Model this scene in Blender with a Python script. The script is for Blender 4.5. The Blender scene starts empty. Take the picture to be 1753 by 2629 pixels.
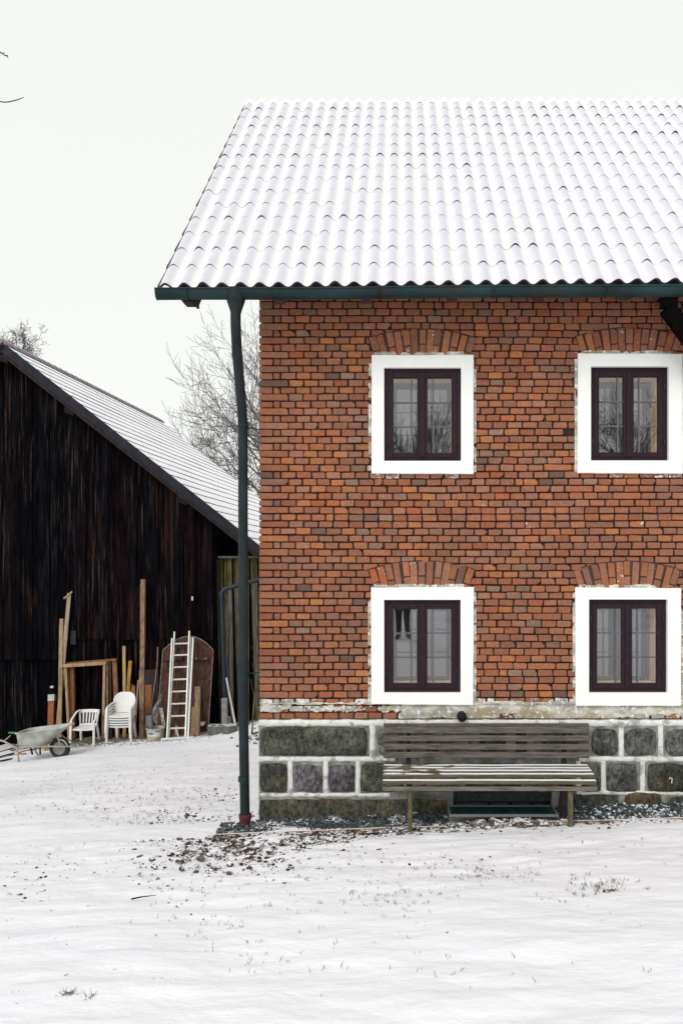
import bpy, math, random
from mathutils import Vector, Matrix, noise
R = math.radians
rnd = random.Random(7)
S = bpy.context.scene
COL = S.collection

# ------------------------------------------------------------------ camera, sky, sun, exposure
F, CX, CY, CZ = 1974.0, 1030.0, 1460.0, 1.5      # focal length and principal point measured on the photograph (1753 x 2629)
cam_d = bpy.data.cameras.new("camera")
cam = bpy.data.objects.new("camera", cam_d)
COL.objects.link(cam)
cam.location = (0, 0, CZ)
cam.rotation_euler = (R(90), 0, 0)
cam_d.sensor_fit = 'HORIZONTAL'
cam_d.sensor_width = 36
cam_d.lens = F / 1753 * 36
cam_d.shift_x = -(CX - 876.5) / 1753
cam_d.shift_y = (CY - 1314.5) / 1753
cam_d.clip_start = 0.05
cam_d.clip_end = 2000
S.camera = cam

SUN_EL, SUN_ROT = 42, 205
world = bpy.data.worlds.new("World")
S.world = world
world.use_nodes = True
wn, wl = world.node_tree.nodes, world.node_tree.links
bg = wn['Background']
sky = wn.new('ShaderNodeTexSky')
sky.sky_type = 'NISHITA'
sky.sun_disc = False
sky.sun_elevation = R(SUN_EL)
sky.sun_rotation = R(SUN_ROT)
sky.dust_density = 4
hs = wn.new('ShaderNodeHueSaturation')
hs.inputs['Saturation'].default_value = 0.1
mx = wn.new('ShaderNodeMix')
mx.data_type = 'RGBA'
mx.inputs[0].default_value = 0.80
mx.inputs[7].default_value = (10.85, 11.1, 10.65, 1)   # even cloud cover
wl.new(sky.outputs[0], hs.inputs['Color'])
wl.new(hs.outputs[0], mx.inputs[6])
wl.new(mx.outputs[2], bg.inputs['Color'])
bg.inputs['Strength'].default_value = 0.1
sun_d = bpy.data.lights.new("sun", 'SUN')
sun_d.energy = 1.25
sun_d.angle = R(25)
sun_d.color = (1, 0.97, 0.92)
sun = bpy.data.objects.new("sun", sun_d)
COL.objects.link(sun)
sun.rotation_euler = (R(90 - SUN_EL), 0, R(180 - SUN_ROT))
S.view_settings.view_transform = 'Standard'
S.view_settings.look = 'None'
S.view_settings.exposure = 0.0
S.view_settings.gamma = 1
S.view_settings.use_curve_mapping = False

# ------------------------------------------------------------------ helpers
def nz(x, y, z=0.0):
    return noise.noise(Vector((x, y, z)))

def P(px, py, d):
    return Vector(((px - CX) * d / F, d, CZ - (py - CY) * d / F))

def pchip(x, xs, ys):
    if x <= xs[0]: return ys[0]
    if x >= xs[-1]: return ys[-1]
    for i in range(len(xs) - 1):
        if x <= xs[i + 1]: break
    def m(k):
        if k == 0 or k == len(xs) - 1: return 0.0 if k else (ys[1] - ys[0]) / (xs[1] - xs[0])
        a = (ys[k] - ys[k - 1]) / (xs[k] - xs[k - 1]); b = (ys[k + 1] - ys[k]) / (xs[k + 1] - xs[k])
        return 0.0 if a * b <= 0 else 2 * a * b / (a + b)
    h = xs[i + 1] - xs[i]; t = (x - xs[i]) / h
    return ((1 + 2 * t) * (1 - t) ** 2 * ys[i] + t * (1 - t) ** 2 * h * m(i)
            + t * t * (3 - 2 * t) * ys[i + 1] + t * t * (t - 1) * h * m(i + 1))

GY = [-200, -60, -20, -8, 0, 4, 8, 13, 17.5, 20, 30, 60, 300]
GA = [5.0, 2.8, 1.2, 0.42, -0.06, -0.56, -1.113, -1.5, -1.78, -1.83, -2.2, -3.0, -4.0]
TY = [-10, 0, 8, 13, 17.5, 20, 60, 300]
TS = [0.01, 0.03, 0.042, 0.085, 0.094, 0.090, 0.05, 0]

def ground(x, y):
    xx = max(-16, min(9, x))
    z = pchip(y, GY, GA) + pchip(y, TY, TS) * xx
    z += 0.26 * math.exp(-((x + 2.5) ** 2 / 1.3 + (y - 16.6) ** 2 / 2.0))
    return z

def hit(px, py):
    d = 2.5
    while d < 60:
        p = P(px, py, d)
        if p.z <= ground(p.x, p.y): return d
        d += 0.02
    return 60

class MB:
    """collects shapes and links them as one mesh object"""
    def __init__(s):
        s.v, s.f, s.m, s.c = [], [], [], []
        s.col, s.mi = (1, 1, 1, 0), 0
    def add(s, vs, fs, col=None, mi=None):
        b = len(s.v)
        s.v += [tuple(p) for p in vs]
        s.c += [tuple(col or s.col)] * len(vs)
        for f in fs:
            s.f.append([b + i for i in f])
            s.m.append(s.mi if mi is None else mi)
        return b
    def box(s, c, size, rot=None, **k):
        c = Vector(c); h = [q / 2 for q in size]
        vs = []
        for dz in (-1, 1):
            for dx, dy in ((-1, -1), (1, -1), (1, 1), (-1, 1)):
                q = Vector((dx * h[0], dy * h[1], dz * h[2]))
                if rot is not None: q = rot @ q
                vs.append(c + q)
        s.add(vs, [(3, 2, 1, 0), (4, 5, 6, 7), (0, 1, 5, 4), (1, 2, 6, 5), (2, 3, 7, 6), (3, 0, 4, 7)], **k)
    def span(s, x0, x1, y0, y1, z0, z1, **k):
        s.box(((x0 + x1) / 2, (y0 + y1) / 2, (z0 + z1) / 2), (x1 - x0, y1 - y0, z1 - z0), **k)
    def beam(s, a, b, w, t, side=(1, 0, 0), w2=None, **k):
        """board from a to b, w wide along side, t thick"""
        a, b = Vector(a), Vector(b); ax = (b - a).normalized()
        sd = Vector(side); sd = (sd - ax * sd.dot(ax)).normalized(); n = ax.cross(sd)
        w2 = w if w2 is None else w2
        vs = []
        for p, ww in ((a, w), (b, w2)):
            for i, j in ((-1, -1), (1, -1), (1, 1), (-1, 1)):
                vs.append(p + sd * (i * ww / 2) + n * (j * t / 2))
        s.add(vs, [(3, 2, 1, 0), (4, 5, 6, 7), (0, 1, 5, 4), (1, 2, 6, 5), (2, 3, 7, 6), (3, 0, 4, 7)], **k)
    def tube(s, pts, r, n=8, caps=True, flat=1.0, **k):
        pts = [Vector(p) for p in pts]
        rs = r if isinstance(r, (list, tuple)) else [r] * len(pts)
        vs, fs = [], []
        up = Vector((0, 0, 1))
        u = None
        for i, p in enumerate(pts):
            t = (pts[min(i + 1, len(pts) - 1)] - pts[max(i - 1, 0)])
            if t.length < 1e-9: t = Vector((0, 0, 1))
            t.normalize()
            if u is None:
                u = t.cross(up if abs(t.z) < 0.9 else Vector((1, 0, 0))).normalized()
            else:
                u = (u - t * u.dot(t)).normalized()
            w = t.cross(u)
            for j in range(n):
                a = 2 * math.pi * j / n
                vs.append(p + u * (math.cos(a) * rs[i]) + w * (math.sin(a) * rs[i] * flat))
        for i in range(len(pts) - 1):
            for j in range(n):
                j2 = (j + 1) % n
                fs.append((i * n + j, i * n + j2, (i + 1) * n + j2, (i + 1) * n + j))
        if caps:
            fs.append(tuple(range(n - 1, -1, -1)))
            fs.append(tuple((len(pts) - 1) * n + j for j in range(n)))
        s.add(vs, fs, **k)
    def lathe(s, prof, c=(0, 0, 0), n=24, mat=None, **k):
        """profile of (radius, height) turned about z"""
        c = Vector(c); vs, fs = [], []
        for r_, z in prof:
            for j in range(n):
                a = 2 * math.pi * j / n
                q = Vector((r_ * math.cos(a), r_ * math.sin(a), z))
                vs.append(c + (mat @ q if mat is not None else q))
        for i in range(len(prof) - 1):
            for j in range(n):
                j2 = (j + 1) % n
                fs.append((i * n + j, i * n + j2, (i + 1) * n + j2, (i + 1) * n + j))
        s.add(vs, fs, **k)
    def prism(s, poly, y0, y1, **k):
        """polygon of (x, z) given depth y0..y1"""
        n = len(poly)
        vs = [(x, y0, z) for x, z in poly] + [(x, y1, z) for x, z in poly]
        fs = [tuple(range(n)), tuple(range(2 * n - 1, n - 1, -1))]
        fs += [(i, n + i, n + (i + 1) % n, (i + 1) % n) for i in range(n)]
        s.add(vs, fs, **k)
    def grid(s, fn, nu, nv, cf=None, **k):
        vs = [fn(i / nu, j / nv) for j in range(nv + 1) for i in range(nu + 1)]
        fs = [(j * (nu + 1) + i, j * (nu + 1) + i + 1, (j + 1) * (nu + 1) + i + 1, (j + 1) * (nu + 1) + i)
              for j in range(nv) for i in range(nu)]
        b = s.add(vs, fs, **k)
        if cf:
            for q in range(len(vs)): s.c[b + q] = cf(vs[q])
    def build(s, name, mats, parent=None, world_space=True, smooth=False, bevel=0, auto=None):
        me = bpy.data.meshes.new(name)
        root = parent
        while root is not None and root.parent is not None: root = root.parent
        off = Vector(root.location) if (root is not None and world_space) else Vector((0, 0, 0))
        if root is not None and world_space and root.rotation_euler.z:
            inv = Matrix.Rotation(-root.rotation_euler.z, 3, 'Z')
            me.from_pydata([tuple(inv @ (Vector(p) - off)) for p in s.v], [], s.f)
        else:
            me.from_pydata([(p[0] - off.x, p[1] - off.y, p[2] - off.z) for p in s.v], [], s.f)
        mats = mats if isinstance(mats, (list, tuple)) else [mats]
        for m in mats: me.materials.append(m)
        me.polygons.foreach_set('material_index', s.m)
        at = me.color_attributes.new('Col', 'FLOAT_COLOR', 'POINT')
        at.data.foreach_set('color', [q for c in s.c for q in c])
        if smooth: me.polygons.foreach_set('use_smooth', [True] * len(s.f))
        me.validate()
        me.update()
        o = bpy.data.objects.new(name, me)
        COL.objects.link(o)
        if parent is not None: o.parent = parent
        if smooth and auto: 
            try: me.set_sharp_from_angle(angle=R(auto))
            except Exception: pass
        if bevel:
            b = o.modifiers.new('bevel', 'BEVEL'); b.width = bevel; b.segments = 2; b.limit_method = 'ANGLE'
        return o

def tag(o, label=None, cat=None, group=None, kind=None):
    if label: o['label'] = label
    if cat: o['category'] = cat
    if group: o['group'] = group
    if kind: o['kind'] = kind
    return o

def thing(name, label, cat, loc=(0, 0, 0), rz=0, group=None):
    o = bpy.data.objects.new(name, None)
    COL.objects.link(o)
    o.location = loc
    o.rotation_euler = (0, 0, rz)
    o.empty_display_size = 0.2
    return tag(o, label, cat, group)

def copy_tree(o, parent=None):
    c = o.copy(); COL.objects.link(c)
    if parent is not None: c.parent = parent
    for ch in list(o.children): copy_tree(ch, c)
    return c

# ------------------------------------------------------------------ materials
class N:
    def __init__(s, name):
        s.m = bpy.data.materials.new(name); s.m.use_nodes = True
        s.t = s.m.node_tree; s.b = s.t.nodes['Principled BSDF']
        s.co = s.t.nodes.new('ShaderNodeTexCoord').outputs['Object']
    def new(s, kind): return s.t.nodes.new('ShaderNode' + kind)
    def link(s, a, b): s.t.links.new(a, b)
    def put(s, sock, v):
        if hasattr(v, 'is_output'): s.link(v, sock)
        elif isinstance(v, (tuple, list)) and len(v) == 3 and sock.type == 'RGBA': sock.default_value = (*v, 1)
        else: sock.default_value = v
    def noise(s, scale, stretch=(1, 1, 1), detail=5, rough=0.55):
        mp = s.new('Mapping'); mp.inputs['Scale'].default_value = stretch; s.link(s.co, mp.inputs[0])
        n = s.new('TexNoise'); n.inputs['Scale'].default_value = scale; n.inputs['Detail'].default_value = detail
        n.inputs['Roughness'].default_value = rough
        s.link(mp.outputs[0], n.inputs['Vector']); return n.outputs[0]
    def ramp(s, v, a, b, c=0.0, d=1.0):
        r = s.new('MapRange'); r.interpolation_type = 'SMOOTHSTEP'
        s.put(r.inputs[0], v)
        for i, q in enumerate((a, b, c, d)): r.inputs[i + 1].default_value = q
        return r.outputs[0]
    def math(s, op, a, b=0.0):
        n = s.new('Math'); n.operation = op; s.put(n.inputs[0], a); s.put(n.inputs[1], b); return n.outputs[0]
    def mix(s, f, a, b, blend='MIX'):
        n = s.new('Mix'); n.data_type = 'RGBA'; n.blend_type = blend
        s.put(n.inputs[0], f); s.put(n.inputs[6], a); s.put(n.inputs[7], b); return n.outputs[2]
    def attr(s):
        a = s.new('Attribute'); a.attribute_name = 'Col'; return a
    def grey(s, v):
        c = s.new('CombineColor')
        for i in range(3): s.link(v, c.inputs[i])
        return c.outputs[0]
    def bump(s, h, strength, dist=0.01):
        b = s.new('Bump'); b.inputs['Strength'].default_value = strength; b.inputs['Distance'].default_value = dist
        s.put(b.inputs['Height'], h); s.link(b.outputs[0], s.b.inputs['Normal'])
    def done(s, col, rough=0.8, spec=0.3, metallic=0.0):
        s.put(s.b.inputs['Base Color'], col); s.put(s.b.inputs['Roughness'], rough)
        s.b.inputs['Specular IOR Level'].default_value = spec
        s.b.inputs['Metallic'].default_value = metallic
        return s.m

def mat(name, col=None, rough=0.8, var=0.25, scale=6, stretch=(1, 1, 1), bump=0.0, bscale=40, spec=0.3, metallic=0.0,
        col2=None, th=(0.52, 0.62), s2=3, st2=(1, 1, 1), snow=0.0, snow_attr=False):
    n = N(name)
    base = n.attr().outputs['Color'] if col is None else col
    v = n.noise(scale, stretch)
    c = n.mix(1.0, base, n.grey(n.ramp(v, 0.25, 0.75, 1 - var, 1 + var)), 'MULTIPLY')
    if col2 is not None:
        c = n.mix(n.ramp(n.noise(s2, st2), *th), c, col2)
    if snow:
        g = n.new('NewGeometry'); sp = n.new('SeparateXYZ'); n.link(g.outputs['Normal'], sp.inputs[0])
        up = n.ramp(sp.outputs[2], 0.55, 0.8)
        am = n.math('ADD', n.attr().outputs['Alpha'], snow - 0.5) if snow_attr else snow - 0.5
        k = n.math('MULTIPLY', up, n.ramp(n.math('ADD', n.noise(9, (0.5, 1, 1)), am), 0.46, 0.54))
        c = n.mix(k, c, (0.84, 0.84, 0.88))
    if bump: n.bump(n.noise(bscale, stretch, 6), bump)
    return n.done(c, rough, spec, metallic)

def snow_mat(name='snow', base=(0.84, 0.83, 0.865)):
    n = N(name)
    c = n.mix(n.ramp(n.noise(1.2), 0.35, 0.65), base, tuple(q * 0.97 for q in base))
    n.bump(n.math('ADD', n.noise(60), n.noise(14)), 0.25, 0.008)
    return n.done(c, 0.95, 0.15)
SNOW = snow_mat()
# ------------------------------------------------------------------ the ground
def near(x, y, cx, cy, rx, ry):
    return math.exp(-((x - cx) / rx) ** 2 - ((y - cy) / ry) ** 2)

def bare(x, y):
    b = 0.62 * near(x, y, -1.75, 6.95, 1.0, 0.42) + 0.6 * near(x, y, -0.3, 7.25, 1.4, 0.22)
    b += 0.32 * near(x, y, -2.6, 6.2, 0.9, 0.5) + 0.36 * near(x, y, -4.6, 6.1, 0.5, 0.4)
    b += 0.55 * near(x, y, 0.9, 7.42, 1.0, 0.13)
    yw = 18.2 - 0.0717 * (x + 9.24)
    if y > 14: b += max(0, 1 - abs(yw - y) / 2.3) ** 0.5 * 1.0
    b += 0.16 * near(x, y, 1.1, 5.6, 1.2, 0.35) + 0.3 * near(x, y, 2.05, 5.4, 0.16, 0.12)
    b += 0.2 * near(x, y, -2.6, 8.6, 0.9, 0.9) + 0.12 * near(x, y, -3.6, 11, 1.8, 1.5)
    return min(1, b)

def steps(a, b, d):
    n = max(1, int(round((b - a) / d)))
    return [a + (b - a) * i / n for i in range(n)]
gx = [-400, -200, -100, -60, -40] + steps(-28, -11, 0.8) + steps(-11, -4.8, 0.09) + steps(-4.8, 3.6, 0.032) + steps(3.6, 9, 0.3) + [9, 14, 24, 45, 100, 200, 400]
gy = [-400, -200, -100, -60] + steps(-40, -8, 1.0) + steps(-8, 2.8, 0.3) + steps(2.8, 8.3, 0.03) + steps(8.3, 19, 0.07) + steps(19, 30, 1) + [30, 40, 60, 100, 200, 400]
g = MB()
vs, cs = [], []
for y in gy:
    for x in gx:
        z = ground(x, y)
        b = 0.0
        if -12 < x < 4.5 and 2 < y < 19:
            b = bare(x, y)
            z += 0.030 * nz(x * 0.9, y * 1.5, 3) + 0.018 * nz(x * 2.0 + 5, y * 4.6, 1) + 0.006 * nz(x * 5, y * 11, 7)
            z += near(x, y, 0.8, 6.4, 2.6, 1.0) * (0.012 * nz(x * 2.6, y * 7.5, 11) + 0.006 * nz(x * 6, y * 13, 12))
            z += b * (0.018 * nz(x * 7, y * 9, 2) + 0.012 * nz(x * 17, y * 21, 4))
        else:
            z += 0.06 * nz(x * 0.4, y * 0.4, 3) * (0 if -1.5 < y < 3 else 1)
            if -8 < y < -1 and -8 < x < 14: b = max(0, min(0.75, 0.5 + 0.5 * nz(x * 0.8, y * 0.8, 9)))
        vs.append((x, y, z)); cs.append((b, b, b, 1))
nx = len(gx)
g.add(vs, [(j * nx + i, j * nx + i + 1, (j + 1) * nx + i + 1, (j + 1) * nx + i) for j in range(len(gy) - 1) for i in range(nx - 1)])
g.c = cs
n = N('snowy_ground')
a = n.attr().outputs['Fac']
k = n.math('ADD', n.math('MULTIPLY', n.noise(9, (1, 1.6, 1), 7, 0.65), 0.75), n.math('MULTIPLY', n.noise(34, (1, 1.4, 1), 4), 0.25))
k = n.ramp(n.math('ADD', k, n.math('MULTIPLY', n.math('SUBTRACT', a, 1.0), 0.42)), 0.36, 0.47)
sn = n.mix(n.ramp(n.noise(0.9, (1, 2, 1)), 0.35, 0.65), (0.85, 0.848, 0.895), (0.815, 0.812, 0.865))
dirt = n.mix(n.ramp(n.noise(16), 0.4, 0.6), (0.075, 0.052, 0.04), (0.11, 0.12, 0.07))
dirt = n.mix(n.ramp(n.noise(45), 0.42, 0.6), dirt, (0.20, 0.18, 0.14))
n.bump(n.math('ADD', n.noise(12, (0.8, 1.25, 1), 4, 0.55), n.noise(5, (0.75, 1.35, 1), 3)), 0.5, 0.022)
SNOW_GROUND = n.done(n.mix(k, sn, dirt), 0.95, 0.12)
o = g.build('snowy_ground', SNOW_GROUND, smooth=True)
tag(o, kind='structure')

# ------------------------------------------------------------------ the house
YW = 8.0                      # plane of the brick faces
PPM = F / YW
def wx(px): return (px - CX) / PPM
def wz(py): return CZ - (py - CY) / PPM
XL, XR = wx(665), 7.5
Z0 = wz(1846)                 # top of the stone plinth
house = thing('brick_farmhouse', 'two storey red brick farmhouse with white framed windows and snowy roof', 'house', (XL, YW, -1.2))

WIN = [  # surround and opening in photo pixels (left, right, top, bottom)
    dict(s=(953, 1215, 912, 1217), o=(986, 1183, 945, 1184)),
    dict(s=(1482, 1750, 909, 1216), o=(1515, 1714, 942, 1183)),
    dict(s=(952, 1215, 1508, 1809), o=(986, 1182, 1540, 1778)),
    dict(s=(1477, 1746, 1509, 1812), o=(1510, 1711, 1539, 1778)),
    dict(s=(2003, 2270, 909, 1216), o=(2036, 2237, 942, 1183)),
    dict(s=(2000, 2267, 1509, 1812), o=(2033, 2234, 1539, 1778)),
]
for w in WIN:
    for q in 'so':
        l, r_, t, b = w[q]; w[q] = (wx(l), wx(r_), wz(b), wz(t))   # x0, x1, z0, z1

# roof plane
EY, RY = 7.45, 11.64
EX0 = -2.347
def eave_z(x): return 4.229 + 0.0105 * (x - EX0)
def ridge_z(x): return 8.552 + 0.004 * (x - EX0)
def roof_z(x, y):
    t = (y - EY) / (RY - EY)
    return eave_z(x) * (1 - t) + ridge_z(x) * t

# wall core with openings
def wall_cells(x0, x1, z0, z1, holes):
    xs = sorted({x0, x1, *[h[0] for h in holes], *[h[1] for h in holes]})
    zs = sorted({z0, z1, *[h[2] for h in holes], *[h[3] for h in holes]})
    for i in range(len(xs) - 1):
        for j in range(len(zs) - 1):
            mxx, mzz = (xs[i] + xs[i + 1]) / 2, (zs[j] + zs[j + 1]) / 2
            if not any(h[0] < mxx < h[1] and h[2] < mzz < h[3] for h in holes):
                yield xs[i], xs[i + 1], zs[j], zs[j + 1]
MORTAR = mat('dark_mortar', (0.034, 0.018, 0.015), 0.95, 0.5, 14, bump=0.4, bscale=60)
core = MB()
for x0, x1, z0, z1 in wall_cells(XL + 0.02, XR - 0.02, Z0 - 0.3, 4.45, [w['o'] for w in WIN]):
    core.span(x0, x1, YW + 0.02, YW + 0.5, z0, z1)
# gable side wall and rear, plain core behind the bricks
YB = 15.28
for xa in (XL + 0.02, XR - 0.04):
    pts = [(YW + 0.5, -1.4), (YB, -1.4), (YB, 4.2), (RY, 8.25), (YW + 0.5, 4.9)]
    b0 = len(core.v)
    core.add([(xa, y, z) for y, z in pts] + [(xa + 0.3 * (1 if xa < 0 else -1), y, z) for y, z in pts],
             [(0, 1, 2, 3, 4), (9, 8, 7, 6, 5)] + [(i, 5 + i, 5 + (i + 1) % 5, (i + 1) % 5) for i in range(5)])
core.span(XL + 0.34, XR - 0.4, YB - 0.4, YB - 0.05, -1.4, 4.2)
wall_o = core.build('wall', MORTAR, house)

# bricks ------------------------------------------------------------
PAL = [((0.325, 0.124, 0.066), 6), ((0.285, 0.118, 0.070), 6), ((0.37, 0.14, 0.062), 4.2), ((0.25, 0.118, 0.080), 2.8), ((0.31, 0.145, 0.092), 4.5),
       ((0.29, 0.098, 0.052), 2.5), ((0.22, 0.132, 0.092), 0.9), ((0.42, 0.165, 0.062), 1.5), ((0.27, 0.185, 0.13), 0.5), ((0.37, 0.105, 0.042), 0.5), ((0.11, 0.08, 0.07), 0.25)]
PT = sum(q for _, q in PAL)
def brick_col(r_):
    t = r_.random() * PT
    for c, q in PAL:
        t -= q
        if t <= 0: break
    k = r_.uniform(0.85, 1.12)
    return tuple((x * 0.78 + m_ * 0.22) * k for x, m_ in zip(c, (0.325, 0.126, 0.070)))

def brick(mb, o, u, n, w, h, col, r_, pl=0.0, depth=0.03, v=Vector((0, 0, 1))):
    """one worn brick: o = lower left corner on the face plane, u along, n outward, v up"""
    ch = 0.0075
    def j(s=0.0032): return r_.uniform(-s, s)
    c0, c1, c2, c3 = [r_.uniform(0.4, 1.6) * ch for _ in range(4)]
    if r_.random() < 0.06: c2 *= 3.2
    if r_.random() < 0.05: c1 *= 3.0
    out = [(c0, 0), (w - c1, 0), (w, c1), (w, h - c2), (w - c2, h), (c3, h), (0, h - c3), (0, c0)]
    out = [(a + j(), b + j()) for a, b in out]
    t0, tx, tz = r_.uniform(-0.004, 0.003), r_.uniform(-0.02, 0.02), r_.uniform(-0.05, 0.05)
    def pt(a, b, d): return o + u * a + v * b + n * d
    cx_, cz_ = w / 2, h / 2
    vs = []
    for a, b in out: vs.append(pt(a, b, -depth))
    for a, b in out: vs.append(pt(a, b, t0 - 0.006 + tx * (a - cx_) + tz * (b - cz_)))
    i_ = 0.0055
    for a, b in out:
        vs.append(pt(cx_ + (a - cx_) * (1 - 2 * i_ / w), cz_ + (b - cz_) * (1 - 2 * i_ / h), t0 + tx * (a - cx_) + tz * (b - cz_)))
    fs = []
    for L in (0, 8):
        for i in range(8):
            k = (i + 1) % 8
            fs.append((L + i, L + k, L + 8 + k, L + 8 + i))
    fs.append(tuple(range(16, 24)))
    mb.add(vs, fs, (*col, pl))

def arch_of(w):
    x0, x1, z0, z1 = w['s']
    return (x0 + x1) / 2 - 0.005, z1, 1.42      # centre x, springing height, distance to fan centre
def in_arch(x, z):
    for w in WIN:
        cx_, zt, dz = arch_of(w)
        rr = math.hypot(x - cx_, z - (zt - dz))
        if abs(x - cx_) / max(0.01, z - (zt - dz)) < math.tan(R(19)) and z > zt - 0.02 and rr < dz + 0.27: return True
    return False

bk = MB()
br = random.Random(11)
ROW = 0.0738
X, Z = Vector((1, 0, 0)), Vector((0, 0, 1))
nrow = int((4.42 - Z0) / ROW)
phase = 0
for r_i in range(nrow):
    z = Z0 + r_i * ROW
    ledge = r_i < 2
    typ = (r_i + phase) % 2
    x = XL
    k = 0
    off = br.uniform(-0.006, 0.006)
    while x < XR:
        if k == 0: w = 0.300 if typ else 0.140
        elif k == 1 and not typ: w = 0.062
        else: w = 0.1405 + br.uniform(-0.009, 0.009)
        if k > 2 and br.random() < 0.012: w *= 0.55
        if k > 4 and br.random() < 0.02: w = 0.285
        jt = br.uniform(0.010, 0.017)
        zz = z + 0.004 * math.sin(x * 1.3 + r_i * 0.15) + 0.003 * nz(x * 2, r_i * 0.7) 
        h = ROW - br.uniform(0.010, 0.015)
        cx_, cz_ = x + w / 2, zz + h / 2
        skip = any(w_['s'][0] + 0.03 < x and x + w < w_['s'][1] - 0.03 and w_['s'][2] + 0.03 < zz and zz + h < w_['s'][3] - 0.03 for w_ in WIN)
        skip = skip or any(x < w_['o'][1] + 0.01 and x + w > w_['o'][0] - 0.01 and zz < w_['o'][3] + 0.01 and zz + h > w_['o'][2] - 0.01 for w_ in WIN)
        skip = skip or (in_arch(x + 0.02, cz_ + 0.03) and in_arch(x + w - 0.02, cz_ + 0.03))
        if not skip:
            pl = 0.0
            for w_ in WIN:
                s_ = w_['s']
                if s_[2] - 0.05 < cz_ < s_[3] and (abs(x - s_[1]) < 0.06 or abs(x + w - s_[0]) < 0.06 or (x < s_[0] < x + w) or (x < s_[1] < x + w)):
                    pl = max(pl, br.choice((0.0, 0.15, 0.3)))
                if s_[0] < cx_ < s_[1] and 0 < s_[2] - cz_ < 0.07: pl = max(pl, br.choice((0.2, 0.38, 0.46)))
            if br.random() < 0.022: pl = max(pl, br.uniform(0.3, 0.4))
            if r_i == 2: pl = max(pl, br.choice((0.42, 0.5, 0.55)))
            if ledge:
                px = cx_ * PPM + CX
                if px > 1030: pl = br.choice((0.55, 0.7, 0.8)) if r_i else br.choice((0.45, 0.58, 0.68))
                else: pl = br.choice((0.38, 0.5, 0.52)) if r_i else br.choice((0.05, 0.35))
            col = brick_col(br)
            o_ = Vector((x, YW + (0.012 if ledge else 0), zz))
            brick(bk, o_, X, Vector((0, -1, 0)), w, h, col, br, pl, 0.022)
        x += w + jt
        k += 1
# left gable side, plain stretchers
for r_i in range(int((8.2 - Z0) / ROW)):
    z = Z0 + r_i * ROW
    y = YW + 0.012 + (0 if r_i % 2 else 0.12)
    while y < YB - 0.2:
        if z + 0.05 < roof_z(XL, min(y, 2 * RY - y)) - 0.2 and z + 0.05 < roof_z(XL, min(y + 0.29, 2 * RY - y - 0.29)) - 0.2:
            brick(bk, Vector((XL, y + 0.29, z)), Vector((0, -1, 0)), Vector((-1, 0, 0)), 0.285, ROW - 0.012, brick_col(br), br, 0.0, 0.022)
        y += 0.3
# arches over the windows: fans of bricks on edge
for w in WIN:
    cx_, zt, dz = arch_of(w)
    C = Vector((cx_, 0, zt - dz))
    n_v = 14
    A = 19.5
    ap = []
    for i in range(25):
        t = R(-A + 2 * A * i / 24)
        ap.append((C.x + math.sin(t) * (dz + 0.282), C.z + math.cos(t) * (dz + 0.282)))
    for i in range(25):
        t = R(A - 2 * A * i / 24)
        ap.append((C.x + math.sin(t) * dz * 0.99, zt - 0.05))
    bk.prism(ap, YW - 0.002, YW + 0.015, col=(0.060, 0.034, 0.026, 0.0))
    for i in range(n_v - 1):
        t = R(-A + 2 * A * (i + 0.5) / (n_v - 1) + br.uniform(-0.35, 0.35))
        up = Vector((math.sin(t), 0, math.cos(t)))
        sd = Vector((math.cos(t), 0, -math.sin(t)))
        bw = 2 * R(A) * (dz + 0.1) / (n_v - 1) - 0.011
        top = dz + 0.272 + br.uniform(-0.006, 0.004)
        bot = (dz - 0.04) / math.cos(t)
        if i % 2: segs = [(bot, top)]
        else:
            m_ = dz + 0.115 + br.uniform(-0.012, 0.012); segs = [(bot, m_ - 0.011), (m_, top)]
        for q0, q1 in segs:
            pl = br.choice((0.0, 0.25, 0.38)) if q0 == bot else (0.05 if br.random() < 0.8 else 0.3)
            brick(bk, C + up * q0 - sd * (bw / 2) + Vector((0, YW - 0.0135, 0)), sd, Vector((0, -1, 0)), bw, q1 - q0, brick_col(br), br, pl, 0.012, v=up)
n = N('old_brick')
at = n.attr()
c = n.mix(1.0, at.outputs['Color'], n.grey(n.ramp(n.noise(30, detail=7, rough=0.7), 0.3, 0.7, 0.78, 1.18)), 'MULTIPLY')
c = n.mix(n.ramp(n.noise(11, (1, 1, 2.5)), 0.58, 0.74, 0, 0.45), c, (0.12, 0.07, 0.055))
c = n.mix(n.ramp(n.noise(1.3), 0.45, 0.62, 0, 0.22), c, (0.13, 0.09, 0.07))
pn = n.math('ADD', n.math('MULTIPLY', n.noise(26, (1, 1, 1.3), 6, 0.6), 0.6), n.math('MULTIPLY', n.noise(7), 0.4))
pm = n.ramp(n.math('ADD', pn, at.outputs['Alpha']), 0.94, 1.0)
pc = n.mix(n.ramp(n.noise(4.5, (1, 1, 1)), 0.46, 0.54), (0.74, 0.72, 0.68), (0.38, 0.37, 0.34))
c = n.mix(pm, c, pc)
n.bump(n.math('ADD', n.noise(70, detail=8, rough=0.7), pm), 0.35, 0.006)
OLD_BRICK = n.done(c, 0.92, 0.15)
bk.build('brickwork', OLD_BRICK, wall_o)

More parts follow.
